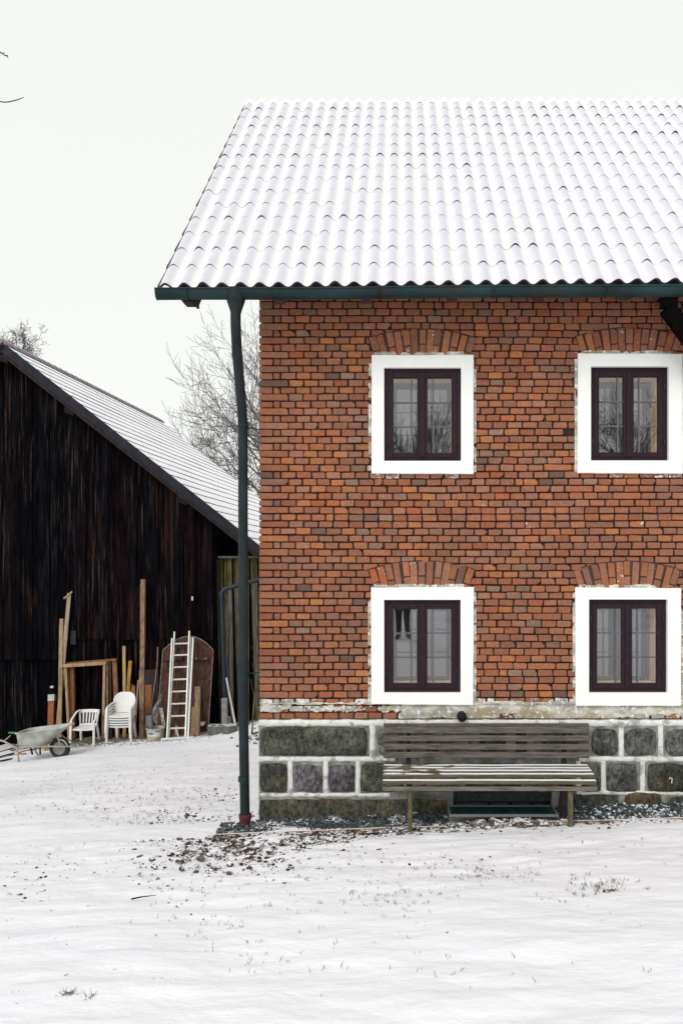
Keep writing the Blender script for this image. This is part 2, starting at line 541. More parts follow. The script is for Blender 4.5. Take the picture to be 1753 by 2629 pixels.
# stone plinth --------------------------------------------------------
STONE = None
n = N('rough_granite')
c = n.mix(1.0, n.attr().outputs['Color'], n.grey(n.ramp(n.noise(26, (1, 1, 0.6), 9, 0.8), 0.34, 0.66, 0.25, 2.1)), 'MULTIPLY')
n.bump(n.noise(38, (1.3, 1, 0.6), 8, 0.75), 0.9, 0.03)
STONE = n.done(c, 0.85, 0.25)
PLASTER = mat('stained_lime_render', (0.235, 0.235, 0.215), 0.95, 0.45, 9, bump=0.3, bscale=30, col2=(0.12, 0.12, 0.105), th=(0.5, 0.66), s2=5)
JOINT = mat('white_lime_joint', (0.70, 0.70, 0.68), 0.95, 0.12, 20, bump=0.3, bscale=50, col2=(0.34, 0.33, 0.31), th=(0.54, 0.66), s2=7)
pl = MB()
YP = YW - 0.012
CELL = (wx(1163), wx(1416), wz(2080), wz(2031))
for x0, x1, z0, z1 in wall_cells(XL, XR, -1.75, Z0 - 0.004, [CELL]):
    pl.span(x0, x1, YP, YW + 0.5, z0, z1)
pl.span(XL, XL + 0.3, YW + 0.5, YB, -1.9, Z0 - 0.004)
plinth = pl.build('plinth', PLASTER, house)
st = MB()
sr = random.Random(5)
def stone(l, r_, t, b, col, ro=0.16, proud=0.028, rough=0.012):
    x0, x1, z0, z1 = wx(l), wx(r_), wz(b), wz(t)
    nu, nv = max(6, int((x1 - x0) / 0.0115)), max(6, int((z1 - z0) / 0.0115))
    sd = sr.uniform(0, 50)
    tone = sr.uniform(0.8, 1.5)
    hx, hz, mx_, mz_ = (x1 - x0) / 2, (z1 - z0) / 2, (x0 + x1) / 2, (z0 + z1) / 2
    def fn(u, v):
        a, b_ = 2 * u - 1, 2 * v - 1
        m = max(abs(a), abs(b_))
        # pull square corners in, then ragged outline
        L = (abs(a * hx) ** 6 + abs(b_ * hz) ** 6) ** (1 / 6)
        k = 1 - ro * min(abs(a), abs(b_)) ** 3 * 0.7
        x_, z_ = a * hx * k, b_ * hz * k
        e = m ** 5
        x_ += e * 0.010 * nz(z_ * 14 + sd, x_ * 3, 1) + e * 0.012 * nz(z_ * 5, sd, 2)
        z_ += e * 0.010 * nz(x_ * 14, z_ * 3 + sd, 5) + e * 0.013 * nz(x_ * 5, sd, 9)
        X_, Z_ = mx_ + x_, mz_ + z_
        d = proud * (1 - m ** 8) + (1 - m ** 10) * (rough * nz(X_ * 22, Z_ * 12, sd) + rough * 1.0 * nz(X_ * 48, Z_ * 30, sd) + rough * 0.8 * nz(X_ * 8, Z_ * 8, sd))
        return (X_, YP - 0.002 - max(-0.004, d) + (0.012 if m > 0.995 else 0), Z_)
    def cf(p):
        k = tone * (0.85 + 0.5 * nz(p[0] * 9, p[2] * 9, sd) + 0.35 * nz(p[0] * 3, p[2] * 3, sd))
        q = max(0, nz(p[0] * 3.5, p[2] * 3.5, sd + 9) * 1.6 - 0.25) * cf.o
        return (col[0] * k + 0.10 * q, col[1] * k + 0.055 * q, col[2] * k + 0.015 * q, 0)
    cf.o = 0.0
    if len(col) > 3: cf.o = col[3]
    st.grid(fn, nu, nv, cf)
DK, MD, PU = (0.066, 0.069, 0.056, 0.35), (0.105, 0.106, 0.103), (0.108, 0.098, 0.108)
D = 1.118
for l, r_, c, pr in ((596, 846, DK, 0.045), (866, 930, MD, 0.03), (948, 1080, MD, 0.03), (1098, 1210, DK, 0.03), (1228, 1330, MD, 0.03), (1356, 1419, MD, 0.03), (1432, 1507, MD, 0.035), (1525, 1608, MD, 0.035), (1626, 1730, DK, 0.03), (1750, 1850, MD, 0.03), (1870, 1960, MD, 0.03), (1980, 2090, DK, 0.03)):
    stone(l * D, r_ * D, 1865 if c is DK else 1870, 1941, c, 0.10 if c is DK else 0.3, pr)
for l, r_, c in ((596, 661, DK), (672, 742, PU), (754, 817, PU), (827, 930, DK), (948, 1050, MD), (1066, 1200, DK), (1216, 1320, MD), (1334, 1379, DK), (1390, 1463, MD), (1484, 1600, DK), (1618, 1700, MD), (1716, 1830, DK), (1850, 1950, MD), (1968, 2090, DK)):
    stone(l * D, r_ * D, 1958 if c is not PU else 1962, 2034, c, 0.12, 0.03 if c is DK else 0.022)
stone(665, 1150, 2050, 2170, (0.075, 0.074, 0.058, 0.75), 0.02, 0.02, 0.006)
stone(1432, 1590, 2036, 2140, (0.07, 0.07, 0.065, 0.3), 0.06, 0.02, 0.008)
stone(1602, 1700, 2032, 2120, (0.12, 0.085, 0.055, 0.9), 0.2, 0.03, 0.008)
stone(1712, 1900, 2040, 2120, (0.09, 0.085, 0.075, 0.4), 0.2, 0.02)
stone(1920, 2300, 2040, 2120, (0.07, 0.07, 0.065, 0.3), 0.2, 0.02)
st.build('foundation_stones', STONE, plinth, smooth=True)
jt = MB()
def ribbon(l, r_, t, b, amp=0.006):
    x0, x1, z0, z1 = wx(l), wx(r_), wz(b), wz(t)
    hor = (x1 - x0) > (z1 - z0)
    nu, nv = (max(4, int((x1 - x0) / 0.02)), 4) if hor else (4, max(4, int((z1 - z0) / 0.02)))
    sd = sr.uniform(0, 50)
    def fn(u, v):
        x_, z_ = x0 + (x1 - x0) * u, z0 + (z1 - z0) * v
        e = abs(2 * (v if hor else u) - 1)
        sg = 1 if (v if hor else u) > 0.5 else -1
        o_ = e * amp * (nz(x_ * 9 + sd, z_ * 9, sg) + 0.6 * nz(x_ * 26, z_ * 26 + sd, sg))
        if hor: z_ += o_
        else: x_ += o_
        d = 0.010 * (1 - e ** 4) + 0.002 * nz(x_ * 30, z_ * 30, sd)
        return (x_, YP - d + (0.004 if e > 0.99 else 0), z_)
    jt.grid(fn, nu, nv)
ribbon(665, 2560, 1847, 1865, 0.008)
ribbon(665, 1015, 1941, 1956, 0.010)
ribbon(1485, 2560, 1941, 1956, 0.010)
ribbon(668, 1000, 2035, 2047, 0.012)
ribbon(1490, 2560, 2030, 2042, 0.014)
for c in (956, 1502, 1594, 1695, 1808, 1944, 2080, 2203): ribbon(c - 8, c + 8, 1862, 1944)
for c in (745, 836, 919, 1484, 1548, 1648, 1800, 1908, 2058): ribbon(c - 7, c + 7, 1953, 2026 if c in (1185, 1350) else 2038)
jt.build('lime_joints', JOINT, plinth, smooth=True)
hook = MB()
hook.tube([P(1717, 2001, 7.952), P(1721, 1997, 7.948), P(1725, 2000, 7.948), P(1724, 2012, 7.948)], 0.004, 6)
hook.build('white_chalk_mark', mat('white_paint', (0.75, 0.75, 0.73)), plinth)

# cellar window under the bench
cw = MB()
cw.span(CELL[0], CELL[1], YW + 0.06, YW + 0.16, CELL[2] + 0.072, CELL[3])
cell = cw.build('cellar_panel', mat('dark_concrete', (0.05, 0.058, 0.064), 0.9, 0.4, 30, bump=0.3), plinth)
cf_ = MB()
for q in (0.0, 0.37, 0.60, 0.83, 1.0):
    x_ = CELL[0] + 0.02 + q * (CELL[1] - CELL[0] - 0.04)
    cf_.span(x_ - 0.012, x_ + 0.012, YW + 0.07, YW + 0.13, CELL[2], CELL[2] + 0.060)
cf_.span(CELL[0], CELL[1], YW + 0.055, YW + 0.125, CELL[2] + 0.060, CELL[2] + 0.0715)
cf_.build('cellar_window_frame', mat('black_wood', (0.012, 0.01, 0.012), 0.6), plinth)
cg = MB()
cg.span(CELL[0], CELL[1], YW + 0.135, YW + 0.145, CELL[2], CELL[2] + 0.06)
cg.build('cellar_glass', mat('blue_glass', (0.11, 0.15, 0.19), 0.15, 0.1, spec=0.6), plinth)

# old render clinging to the two lowest brick courses
n = N('old_grey_render')
c = n.mix(n.ramp(n.noise(5, (0.7, 1, 1.6)), 0.42, 0.58), (0.33, 0.325, 0.29), (0.60, 0.585, 0.52))
c = n.mix(n.ramp(n.noise(3.2, (0.6, 1, 1)), 0.5, 0.62), c, (0.36, 0.30, 0.19))
c = n.mix(n.ramp(n.noise(22, detail=6), 0.56, 0.62), c, (0.74, 0.73, 0.70))
n.bump(n.noise(45, detail=7), 0.4, 0.008)
OLDR = n.done(c, 0.95, 0.1)
RQ = MB()
def render_patch(px0, px1, z0, z1, cov, seed, y_off):
    q = RQ
    x0, x1 = wx(px0), wx(px1)
    nu, nv = int((x1 - x0) / 0.008), max(3, int((z1 - z0) / 0.008))
    for i in range(nu):
        for j in range(nv):
            x, z = x0 + (x1 - x0) * i / nu, z0 + (z1 - z0) * j / nv
            e = min(j, nv - 1 - j) / nv
            if 0.55 * nz(x * 4, z * 9, seed) + 0.35 * nz(x * 13, z * 19, seed) + 0.15 * nz(x * 40, z * 40, seed) + min(0.25, e) > 1 - cov - 0.5:
                a, b = (x1 - x0) / nu, (z1 - z0) / nv
                yy = lambda X_, Z_: YW + y_off - 0.004 - 0.004 * nz(X_ * 16, Z_ * 16, seed)
                q.add([(x, yy(x, z), z), (x + a, yy(x + a, z), z), (x + a, yy(x + a, z + b), z + b), (x, yy(x, z + b), z + b)], [(0, 1, 2, 3)])
render_patch(1030, 2560, Z0 + 0.004, Z0 + 2.02 * ROW, 0.56, 3, 0.008)
render_patch(1030, 2560, Z0 + 0.75 * ROW, Z0 + 2.02 * ROW, 0.66, 23, 0.007)
render_patch(668, 1060, Z0 + 0.9 * ROW, Z0 + 2.1 * ROW, 0.36, 8, 0.008)
render_patch(668, 960, Z0 + 2 * ROW, Z0 + 2.35 * ROW, 0.52, 12, -0.001)
for w_ in WIN[:4]:
    s_ = w_['s']
    for xa, xb in ((s_[0] - 0.030, s_[0] + 0.004), (s_[1] - 0.004, s_[1] + 0.028)):
        render_patch(xa * PPM + CX, xb * PPM + CX, s_[2] + 0.02, s_[3] - 0.05, 0.47, s_[0] * 7 + xa, -0.002)
    render_patch((s_[0] + 0.03) * PPM + CX, (s_[1] - 0.1) * PPM + CX, s_[3] - 0.01, s_[3] + 0.035, 0.46, s_[0] * 9 + s_[2], -0.012)
render_patch(1215, 1478, Z0 + 2 * ROW, Z0 + 2.5 * ROW, 0.55, 14, -0.001)
me = RQ.build('plaster_remains', OLDR, wall_o)
me.modifiers.new('weld', 'WELD').merge_threshold = 0.0004
me.modifiers.new('thick', 'SOLIDIFY').thickness = 0.008

# windows ---------------------------------------------------------------
WHITE = mat('white_window_render', (0.90, 0.90, 0.87), 0.9, 0.03, 3, bump=0.05, bscale=80)
FRAME = mat('aubergine_window_paint', (0.022, 0.0095, 0.0155), 0.5, 0.2, 12, bump=0.05, spec=0.2)
OAK = mat('pale_wood_lining', (0.76, 0.51, 0.29), 0.6, 0.12, 10, (1, 1, 0.2))
BAR = mat('grey_glazing_bar', (0.115, 0.113, 0.135), 0.6, 0.05)
INNER = mat('grey_inner_sash', (0.075, 0.068, 0.08), 0.6, 0.05)
ROOMDARK = mat('dim_room_grey', (0.10, 0.10, 0.105), 0.9, 0.03, 3, (2, 1, 0.5))  # dimness of the room behind the panes put into the colour
IRON = mat('hinge_iron', (0.02, 0.015, 0.02), 0.5, spec=0.5)
n = N('window_glass')
tr, gl, ms = n.new('BsdfTransparent'), n.new('BsdfGlossy'), n.new('MixShader')
tr.inputs[0].default_value = (0.985, 0.99, 0.99, 1)
gl.inputs['Roughness'].default_value = 0.0
ms.inputs[0].default_value = 0.105
n.link(tr.outputs[0], ms.inputs[1]); n.link(gl.outputs[0], ms.inputs[2])
n.link(ms.outputs[0], n.t.nodes['Material Output'].inputs[0])
GLASS = n.m

def ring(mb, x0, x1, z0, z1, wl_, wr, wb, wt, y0, y1):
    mb.span(x0, x0 + wl_, y0, y1, z0, z1); mb.span(x1 - wr, x1, y0, y1, z0, z1)
    mb.span(x0 + wl_, x1 - wr, y0, y1, z0, z0 + wb); mb.span(x0 + wl_, x1 - wr, y0, y1, z1 - wt, z1)

for i, w in enumerate(WIN):
    sx0, sx1, sz0, sz1 = w['s']; x0, x1, z0, z1 = w['o']
    f = MB()
    ring(f, x0 + 0.001, x1 - 0.001, z0 + 0.001, z1 - 0.001, 0.047, 0.047, 0.04, 0.047, YW + 0.022, YW + 0.085)
    fr = f.build('window', FRAME, house, bevel=0.004)
    s_ = MB()
    # surround: render ring slightly proud of the bricks, with a faintly uneven outline
    wq = random.Random(i)
    def ringpoly(y, e):
        j = lambda: wq.uniform(-0.004, 0.004)
        return None
    ol = [(sx0, sz0), (sx1, sz0), (sx1, sz1), (sx0, sz1)]
    il = [(x0, z0), (x1, z0), (x1, z1), (x0, z1)]
    jj = [(wq.uniform(-0.006, 0.006), wq.uniform(-0.005, 0.005)) for _ in range(4)]
    vs, fs = [], []
    n_s = 24
    def edge(pts, jit, q, y, sd):
        out = []
        for k in range(4):
            a, b = pts[k], pts[(k + 1) % 4]
            for m_ in range(n_s):
                t = m_ / n_s
                x_ = a[0] + (b[0] - a[0]) * t; z_ = a[1] + (b[1] - a[1]) * t
                if jit:
                    jx = jj[k][0] * (1 - t) + jj[(k + 1) % 4][0] * t; jz = jj[k][1] * (1 - t) + jj[(k + 1) % 4][1] * t
                    x_ += jx + 0.003 * nz(x_ * 6, z_ * 6, i); z_ += jz + 0.003 * nz(x_ * 6, z_ * 6, i + 5)
                    cx_, cz_ = (sx0 + sx1) / 2, (sz0 + sz1) / 2
                    x_ -= q * (1 if x_ > cx_ else -1); z_ -= q * (1 if z_ > cz_ else -1)
                out.append((x_, y, z_))
        return out
    L = 4 * n_s
    for lp in (edge(ol, 1, 0, YW + 0.006, 1), edge(ol, 1, 0, YW - 0.025, 1), edge(ol, 1, 0.005, YW - 0.030, 1),
               edge(il, 0, 0, YW - 0.030, 1), edge(il, 0, 0, YW + 0.09, 1)):
        vs += lp
    for lp in range(4):
        for k in range(L):
            k2 = (k + 1) % L
            fs.append((lp * L + k, lp * L + k2, (lp + 1) * L + k2, (lp + 1) * L + k))
    s_.add(vs, fs)
    s_.build('surround', WHITE, fr)
    # two casements
    mid = (x0 + x1) / 2
    for a, b in ((x0 + 0.044, mid - 0.001), (mid + 0.001, x1 - 0.044)):
        c_ = MB()
        ring(c_, a, b, z0 + 0.038, z1 - 0.044, 0.053, 0.053, 0.053, 0.053, YW + 0.012, YW + 0.06)
        c_.build('casement', FRAME, fr, bevel=0.006)
        q = MB(); q.span(a + 0.05, b - 0.05, YW + 0.038, YW + 0.044, z0 + 0.088, z1 - 0.094)
        q.build('pane', GLASS, fr)
    c_ = MB(); c_.span(mid - 0.024, mid + 0.024, YW - 0.002, YW + 0.011, z0 + 0.045, z1 - 0.05)
    c_.build('meeting_strip', FRAME, fr, bevel=0.005)
    for xx in (x0 + 0.030, x1 - 0.030):
        for zz in (z0 + 0.20, z1 - 0.20):
            hz_ = MB(); hz_.tube([(xx, YW + 0.012, zz - 0.028), (xx, YW + 0.012, zz + 0.028)], 0.007, 8); hz_.build('hinge', IRON, fr)
    # bars of the inner sash, the lining box between the two windows, inner frame, added dark sheet standing in for the unlit room
    g_ = MB()
    yb = YW + 0.026
    for sx in (-0.113, 0.113): g_.span(mid + sx - 0.008, mid + sx + 0.008, yb, yb + 0.010, z0 + 0.085, z1 - 0.09)
    for q in (0.355, 0.655):
        zz = z0 + 0.06 + (z1 - z0 - 0.12) * q
        g_.span(x0 + 0.09, x1 - 0.09, yb + 0.001, yb + 0.009, zz - 0.007, zz + 0.007)
    g_.build('glazing_bars', BAR, fr)
    l_ = MB()
    ring(l_, x0 + 0.002, x1 - 0.002, z0 + 0.002, z1 - 0.002, 0.092, 0.092, 0.084, 0.090, YW + 0.086, YW + 0.265)
    l_.build('lining', OAK, fr)
    v_ = MB()
    ring(v_, x0 + 0.05, x1 - 0.05, z0 + 0.05, z1 - 0.05, 0.080, 0.080, 0.075, 0.078, YW + 0.267, YW + 0.30)
    v_.span(mid - 0.045, mid + 0.045, YW + 0.267, YW + 0.30, z0 + 0.12, z1 - 0.12)
    v_.build('inner_sash', INNER, fr)
    v_ = MB(); v_.span(x0 + 0.12, x1 - 0.12, YW + 0.282, YW + 0.286, z0 + 0.12, z1 - 0.12); v_.build('inner_pane', GLASS, fr)
    k_ = MB()
    def cfn(u, v): return (x0 + (x1 - x0) * u, YW + 0.34 + 0.003 * math.sin(u * 40) + 0.002 * math.sin(u * 23 + v * 2), z0 + (z1 - z0) * v)
    k_.grid(cfn, 90, 3)
    k_.build('dim_room_sheet', ROOMDARK, fr, smooth=True)
    k_ = MB(); k_.span(x0, x1, YW + 0.42, YW + 0.44, z0, z1)

# black vent cap above the bench
vc = MB()
rot = Matrix.Rotation(R(90), 3, 'X')
vc.lathe([(0.049, -0.05), (0.049, 0.055), (0.046, 0.07), (0.034, 0.085), (0.018, 0.092), (0.0, 0.094)], P(1185, 1839, YW - 0.02), 28, rot)
vent = vc.build('vent_cap', mat('black_plastic', (0.006, 0.007, 0.009), 0.6, 0.1, spec=0.2), house, smooth=True)

# ------------------------------------------------------------------ house roof
UL = math.hypot(RY - EY, 8.552 - 4.229)
NRM = Vector((0, -(8.552 - 4.229), RY - EY)).normalized()
PITCH = 0.1825
AMP = 0.030
XRR = 7.9
def wave(x): return math.cos(2 * math.pi * (x - EX0) / PITCH - 2.2)
def rp(x, u, h):
    t = u / UL
    a = Vector((x, EY, eave_z(x))); b = Vector((x, RY, ridge_z(x)))
    return a + (b - a) * t + NRM * h
rr = random.Random(21)
rf = MB()
NR = 15
RL = UL / NR
NW = 12
nxs = int((XRR - EX0) / PITCH * NW)
xs = [EX0 + (XRR - EX0) * i / nxs for i in range(nxs + 1)]
def snow_h(c): return 0.016 - 0.008 * c           # thicker in the troughs
prev_top = None
for r_i in range(NR):
    rowf = rr.choice((0.6, 0.8, 1.0, 1.0, 1.3))
    wob = [rr.uniform(-0.006, 0.006) for _ in range(200)]
    lip = {}
    L0, L1, L2, L3 = [], [], [], []
    for i, x in enumerate(xs):
        c = wave(x)
        k = int(((x - EX0) / PITCH * 2 * math.pi - 2.2 + math.pi) // (2 * math.pi))
        if k not in lip:
            q = rr.random()
            lip[k] = rowf * (0.020 if q > 0.95 else 0.013 if q > 0.75 else 0.008 if q > 0.3 else 0.004) * (1.35 if (x > 1.2 and r_i > 10) else 1)
        lf = 0.003 + 0.85 * lip[k] * max(0, c + 0.15) ** 0.4
        du = wob[k % 200] + 0.012 * (c - 0.4)
        base = AMP * c + snow_h(c) + 0.003 * nz(x * 5, r_i * 3.1)
        u0, u1 = r_i * RL + (du if r_i else 0), (r_i + 1) * RL + 0.03
        bot = AMP * c + (snow_h(c) if r_i else -0.004)
        L0.append((rp(x, u0 + 0.001, bot - 0.002), c))
        L1.append((rp(x, u0, base + lf - 0.003), c))
        L2.append((rp(x, u0 + 0.018, base + lf + 0.002 * nz(x * 30, r_i)), c))
        L3.append((rp(x, u1, base - 0.003 + (0.001 if r_i < NR - 1 else 0.006)), c))
    LM = [((a[0] * 0.55 + b[0] * 0.45) + NRM * (0.0025 * nz(x * 11, r_i * 2.7)), a[1]) for a, b, x in zip(L2, L3, xs)]
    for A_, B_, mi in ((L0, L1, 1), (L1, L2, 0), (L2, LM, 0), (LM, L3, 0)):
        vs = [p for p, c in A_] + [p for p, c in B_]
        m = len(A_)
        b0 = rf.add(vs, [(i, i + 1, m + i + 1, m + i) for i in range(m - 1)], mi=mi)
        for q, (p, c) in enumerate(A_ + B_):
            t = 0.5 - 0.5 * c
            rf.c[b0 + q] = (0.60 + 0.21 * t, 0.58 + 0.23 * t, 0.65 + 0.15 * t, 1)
# ridge caps and the far slope
caps = []
for du, h in ((-0.15, 0.012), (-0.146, 0.022), (-0.05, 0.032), (0.0, 0.040)):
    caps.append([rp(x, UL + du, AMP * wave(x) * 0.9 + h) for x in xs])
for dy, dz in ((0.07, 0.045), (0.13, -0.01), (0.15, -0.05)):
    caps.append([Vector((x, RY + dy, ridge_z(x) + dz + AMP * wave(x) * 0.8)) for x in xs])
for j in range(len(caps) - 1):
    m = len(xs)
    rf.add(caps[j] + caps[j + 1], [(i, i + 1, m + i + 1, m + i) for i in range(m - 1)], (0.80, 0.79, 0.83, 1), 1 if j == 0 else 0)
m = len(xs)
A_ = [Vector((x, RY + 0.02, ridge_z(x) - 0.01 + AMP * wave(x))) for x in xs]
B_ = [Vector((x, 2 * RY - EY, eave_z(x) + AMP * wave(x))) for x in xs]
rf.add(A_ + B_, [(i, i + 1, m + i + 1, m + i) for i in range(m - 1)], (0.84, 0.84, 0.87, 1), 0)
n = N('roof_snow')
c = n.mix(1.0, n.attr().outputs['Color'], n.grey(n.ramp(n.noise(7), 0.3, 0.7, 0.97, 1.02)), 'MULTIPLY')
c = n.mix(n.ramp(n.noise(55, detail=3), 0.72, 0.76), c, (0.30, 0.27, 0.30))
n.bump(n.noise(70), 0.2, 0.006)
ROOF_SNOW = n.done(c, 0.95, 0.12)
SLATE = mat('dark_tile_edge', (0.075, 0.062, 0.085), 0.85, 0.5, 20, bump=0.2)
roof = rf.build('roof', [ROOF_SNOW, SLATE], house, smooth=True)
# underside sheets, boards, verge
us = MB()
a_ = [rp(x, 0.0, AMP * wave(x) - 0.010) for x in xs]; b_ = [rp(x, 0.75, AMP * wave(x) - 0.010) for x in xs]
us.add(a_ + b_, [(m + i, m + i + 1, i + 1, i) for i in range(m - 1)])
us.build('tile_underside', mat('weathered_sheet', (0.045, 0.055, 0.055), 0.9, 0.4, 10), roof, smooth=True)
vb = MB()
def slab(x0, x1, u0, u1, h0, h1, **k):
    vs = [rp(x, u, h) for x in (x0, x1) for u in (u0, u1) for h in (h0, h1)]
    vb.add(vs, [(0, 1, 3, 2), (4, 6, 7, 5), (0, 4, 5, 1), (2, 3, 7, 6), (0, 2, 6, 4), (1, 5, 7, 3)], **k)
slab(EX0 + 0.10, XRR, 0.10, UL, -0.075, -0.034)              # boarding under the tiles
for j in range(15):                                         # far slope boarding in one piece
    pass
vb.add([(EX0 + 0.1, RY, ridge_z(0) - 0.06), (XRR, RY, ridge_z(4) - 0.06), (XRR, 2 * RY - EY, eave_z(4) - 0.06), (EX0 + 0.1, 2 * RY - EY, eave_z(0) - 0.06)], [(0, 1, 2, 3)])
vb.build('roof_boards', mat('dark_roof_boards', (0.03, 0.024, 0.022), 0.9, 0.4, 8, (0.3, 4, 4)), roof)
ve = MB()
for r_i in range(NR):
    u0, u1 = r_i * RL, (r_i + 1) * RL
    for x0_, x1_ in ((EX0 - 0.014, EX0 + 0.004),):
        vs = [rp(x, u, h) for x in (x0_, x1_) for u, h in ((u0, -0.042), (u0, 0.010 + rr.uniform(0, 0.008)), (u1, -0.042), (u1, -0.008))]
        ve.add(vs, [(0, 1, 3, 2), (4, 6, 7, 5), (0, 4, 5, 1), (2, 3, 7, 6), (0, 2, 6, 4), (1, 5, 7, 3)])
ve.build('verge_edge', mat('verge_dark', (0.03, 0.02, 0.03), 0.8, 0.4, 12), roof)
RAFT = mat('aubergine_rafter', (0.05, 0.022, 0.026), 0.8, 0.3, 8)
x_ = EX0 + 0.30
while x_ < XRR - 0.2:                                         # rafters; the first one's sawn tail shows under the gutter at the open end
    rt = MB()
    vs = [rp(x, u, h) for x in (x_ - 0.05, x_ + 0.05) for u, h in ((0.02, -0.20), (0.02, -0.078), (UL - 0.1, -0.22), (UL - 0.1, -0.078))]
    rt.add(vs, [(0, 1, 3, 2), (4, 6, 7, 5), (0, 4, 5, 1), (2, 3, 7, 6), (0, 2, 6, 4), (1, 5, 7, 3)])
    rt.build('rafter', RAFT, roof)
    x_ += 0.85
rt = MB(); rt.prism([(P(466, 0, 7.5).x, 4.16), (P(499, 0, 7.5).x, 4.16), (P(499, 0, 7.5).x, 4.105), (P(494, 0, 7.5).x, 4.087), (P(474, 0, 7.5).x, 4.087), (P(466, 0, 7.5).x, 4.115)], 7.46, 7.60)
rt.build('rafter_tail', RAFT, roof)
rt = MB(); rt.box(P(506, 776, 7.5), (0.024, 0.05, 0.11), Matrix.Rotation(R(-6), 3, 'Y')); rt.build('lath_end', RAFT, roof)
# black timber bracket at the right
tb = MB()
tb.beam(P(1717, 772, 7.55), P(1717, 776, 8.05), 0.17, 0.13)
tb.beam(P(1712, 790, 7.62), P(1900, 1050, 7.86), 0.15, 0.12, (1, 0, 0))
tb.build('timber_bracket', mat('black_timber', (0.004, 0.003, 0.003), 0.9, 0.5, 9, spec=0.05), house, bevel=0.008)

# gutter --------------------------------------------------------------
ZINC = mat('dark_teal_zinc', (0.009, 0.031, 0.033), 0.55, 0.5, 4, (0.6, 1, 2), bump=0.08, bscale=25, spec=0.25, col2=(0.022, 0.027, 0.026), th=(0.5, 0.7), s2=2.5)
gt = MB()
GX0 = -2.345
GR = 0.070
def gz(x): return 4.158 + 0.0075 * (x - GX0)
GYc = 7.375
prof = []
for j in range(13):
    a = R(180 + 180 * j / 12)
    prof.append((GYc + GR * math.cos(a), GR * math.sin(a) * 1.15))
outer = [(GYc - GR, 0.006)] + prof
segs = [GX0 + 0.4 * k for k in range(26)]
vs, fs = [], []
for x in segs:
    sag = 0.004 * math.sin(x * 2.1)
    for y, dz in prof: vs.append((x, y, gz(x) + dz + sag))
    for y, dz in reversed(prof): vs.append((x, GYc + (y - GYc) * 0.95, gz(x) + dz * 0.95 + sag))
pn_ = 26
for i in range(len(segs) - 1):
    for j in range(pn_):
        j2 = (j + 1) % pn_
        fs.append((i * pn_ + j, i * pn_ + j2, (i + 1) * pn_ + j2, (i + 1) * pn_ + j))
gt.add(vs, fs)
gt.tube([(x, GYc - GR - 0.002, gz(x) + 0.004 + 0.004 * math.sin(x * 2.1)) for x in segs], 0.0085, 8)
gt.prism([(0, 0)] * 3, 0, 0) if False else None
# stop end
ve_ = [(GX0, y, gz(GX0) + dz) for y, dz in prof]
gt.add(ve_, [tuple(range(len(ve_)))])
gutter = gt.build('gutter', ZINC, house, smooth=True, auto=40)
BRZ = mat('bracket_zinc', (0.016, 0.03, 0.033), 0.5, 0.4, 6)
for px in (478, 696, 973, 1268, 1560, 1850, 2150):
    x = (px - CX) * 7.3 / F; gb = MB()
    tilt = rr.uniform(-0.008, 0.008)
    pts = [(x + tilt * (j / 12 - 0.5), GYc + (GR + 0.006) * math.cos(R(180 + 180 * j / 12)), gz(x) + (GR + 0.006) * 1.15 * math.sin(R(180 + 180 * j / 12))) for j in range(13)]
    gb.tube([(x, GYc - GR - 0.01, gz(x) + 0.012)] + pts, 0.011, 6, flat=0.5)
    gb.build('gutter_bracket', BRZ, gutter, smooth=True)

# downpipe --------------------------------------------------------------
DPX = -1.607
dp = MB()
zt = gz(DPX) - 0.07
dp.lathe([(0.095, 0.085), (0.092, 0.0), (0.085, -0.03), (0.056, -0.115), (0.050, -0.14)], (DPX + 0.02, GYc, zt), 20)
bz = ground(DPX, 7.9)
path = [(DPX + 0.02, GYc, zt - 0.10), (DPX + 0.018, GYc, zt - 0.17), (DPX + 0.015, GYc + 0.02, zt - 0.26), (DPX + 0.005, GYc + 0.13, zt - 0.50), (DPX - 0.01, GYc + 0.43, zt - 0.98), (DPX - 0.013, GYc + 0.49, zt - 1.12),
        (DPX - 0.014, GYc + 0.50, zt - 1.3), (DPX - 0.014, GYc + 0.51, 1.2), (DPX - 0.012, GYc + 0.515, 0.0), (DPX - 0.004, GYc + 0.515, -0.55), (DPX + 0.004, GYc + 0.515, bz + 0.1)]
dp.tube(path, 0.049, 18)
pipe = dp.build('downpipe', mat('dark_teal_pipe', (0.013, 0.019, 0.022), 0.55, 0.5, 5, (1, 1, 0.4), bump=0.06, bscale=20, spec=0.22, col2=(0.02, 0.023, 0.023), th=(0.48, 0.66), s2=3), house, smooth=True, auto=50)
def collar(p, ax, r_, h, rod=False):
    ax = Vector(ax).normalized(); dj = MB()
    dj.tube([Vector(p) - ax * h / 2, Vector(p) + ax * h / 2], r_, 18)
    if rod: dj.tube([Vector(p) + Vector((0.03, 0, 0)), (XL + 0.05, YW + 0.05, p[2])], 0.006, 6)
    dj.build('pipe_collar', ZINC, pipe, smooth=True, auto=40)
collar(path[3], Vector(path[4]) - Vector(path[3]), 0.0525, 0.03)
collar(path[5], (0, 0, 1), 0.0525, 0.05)
for zz in (2.95, 0.42, -0.66): collar((DPX - 0.012, GYc + 0.513, zz), (0, 0, 1), 0.053, 0.05, zz > 0)
tc = MB()
tc.lathe([(0.052, 0.13), (0.064, 0.13), (0.066, 0.12), (0.064, 0.085), (0.058, 0.075), (0.056, -0.15)], (DPX + 0.006, GYc + 0.515, bz + 0.02), 20)
tc.build('pipe_socket', mat('terracotta', (0.11, 0.026, 0.02), 0.8, 0.25, 12), pipe, smooth=True, auto=40)
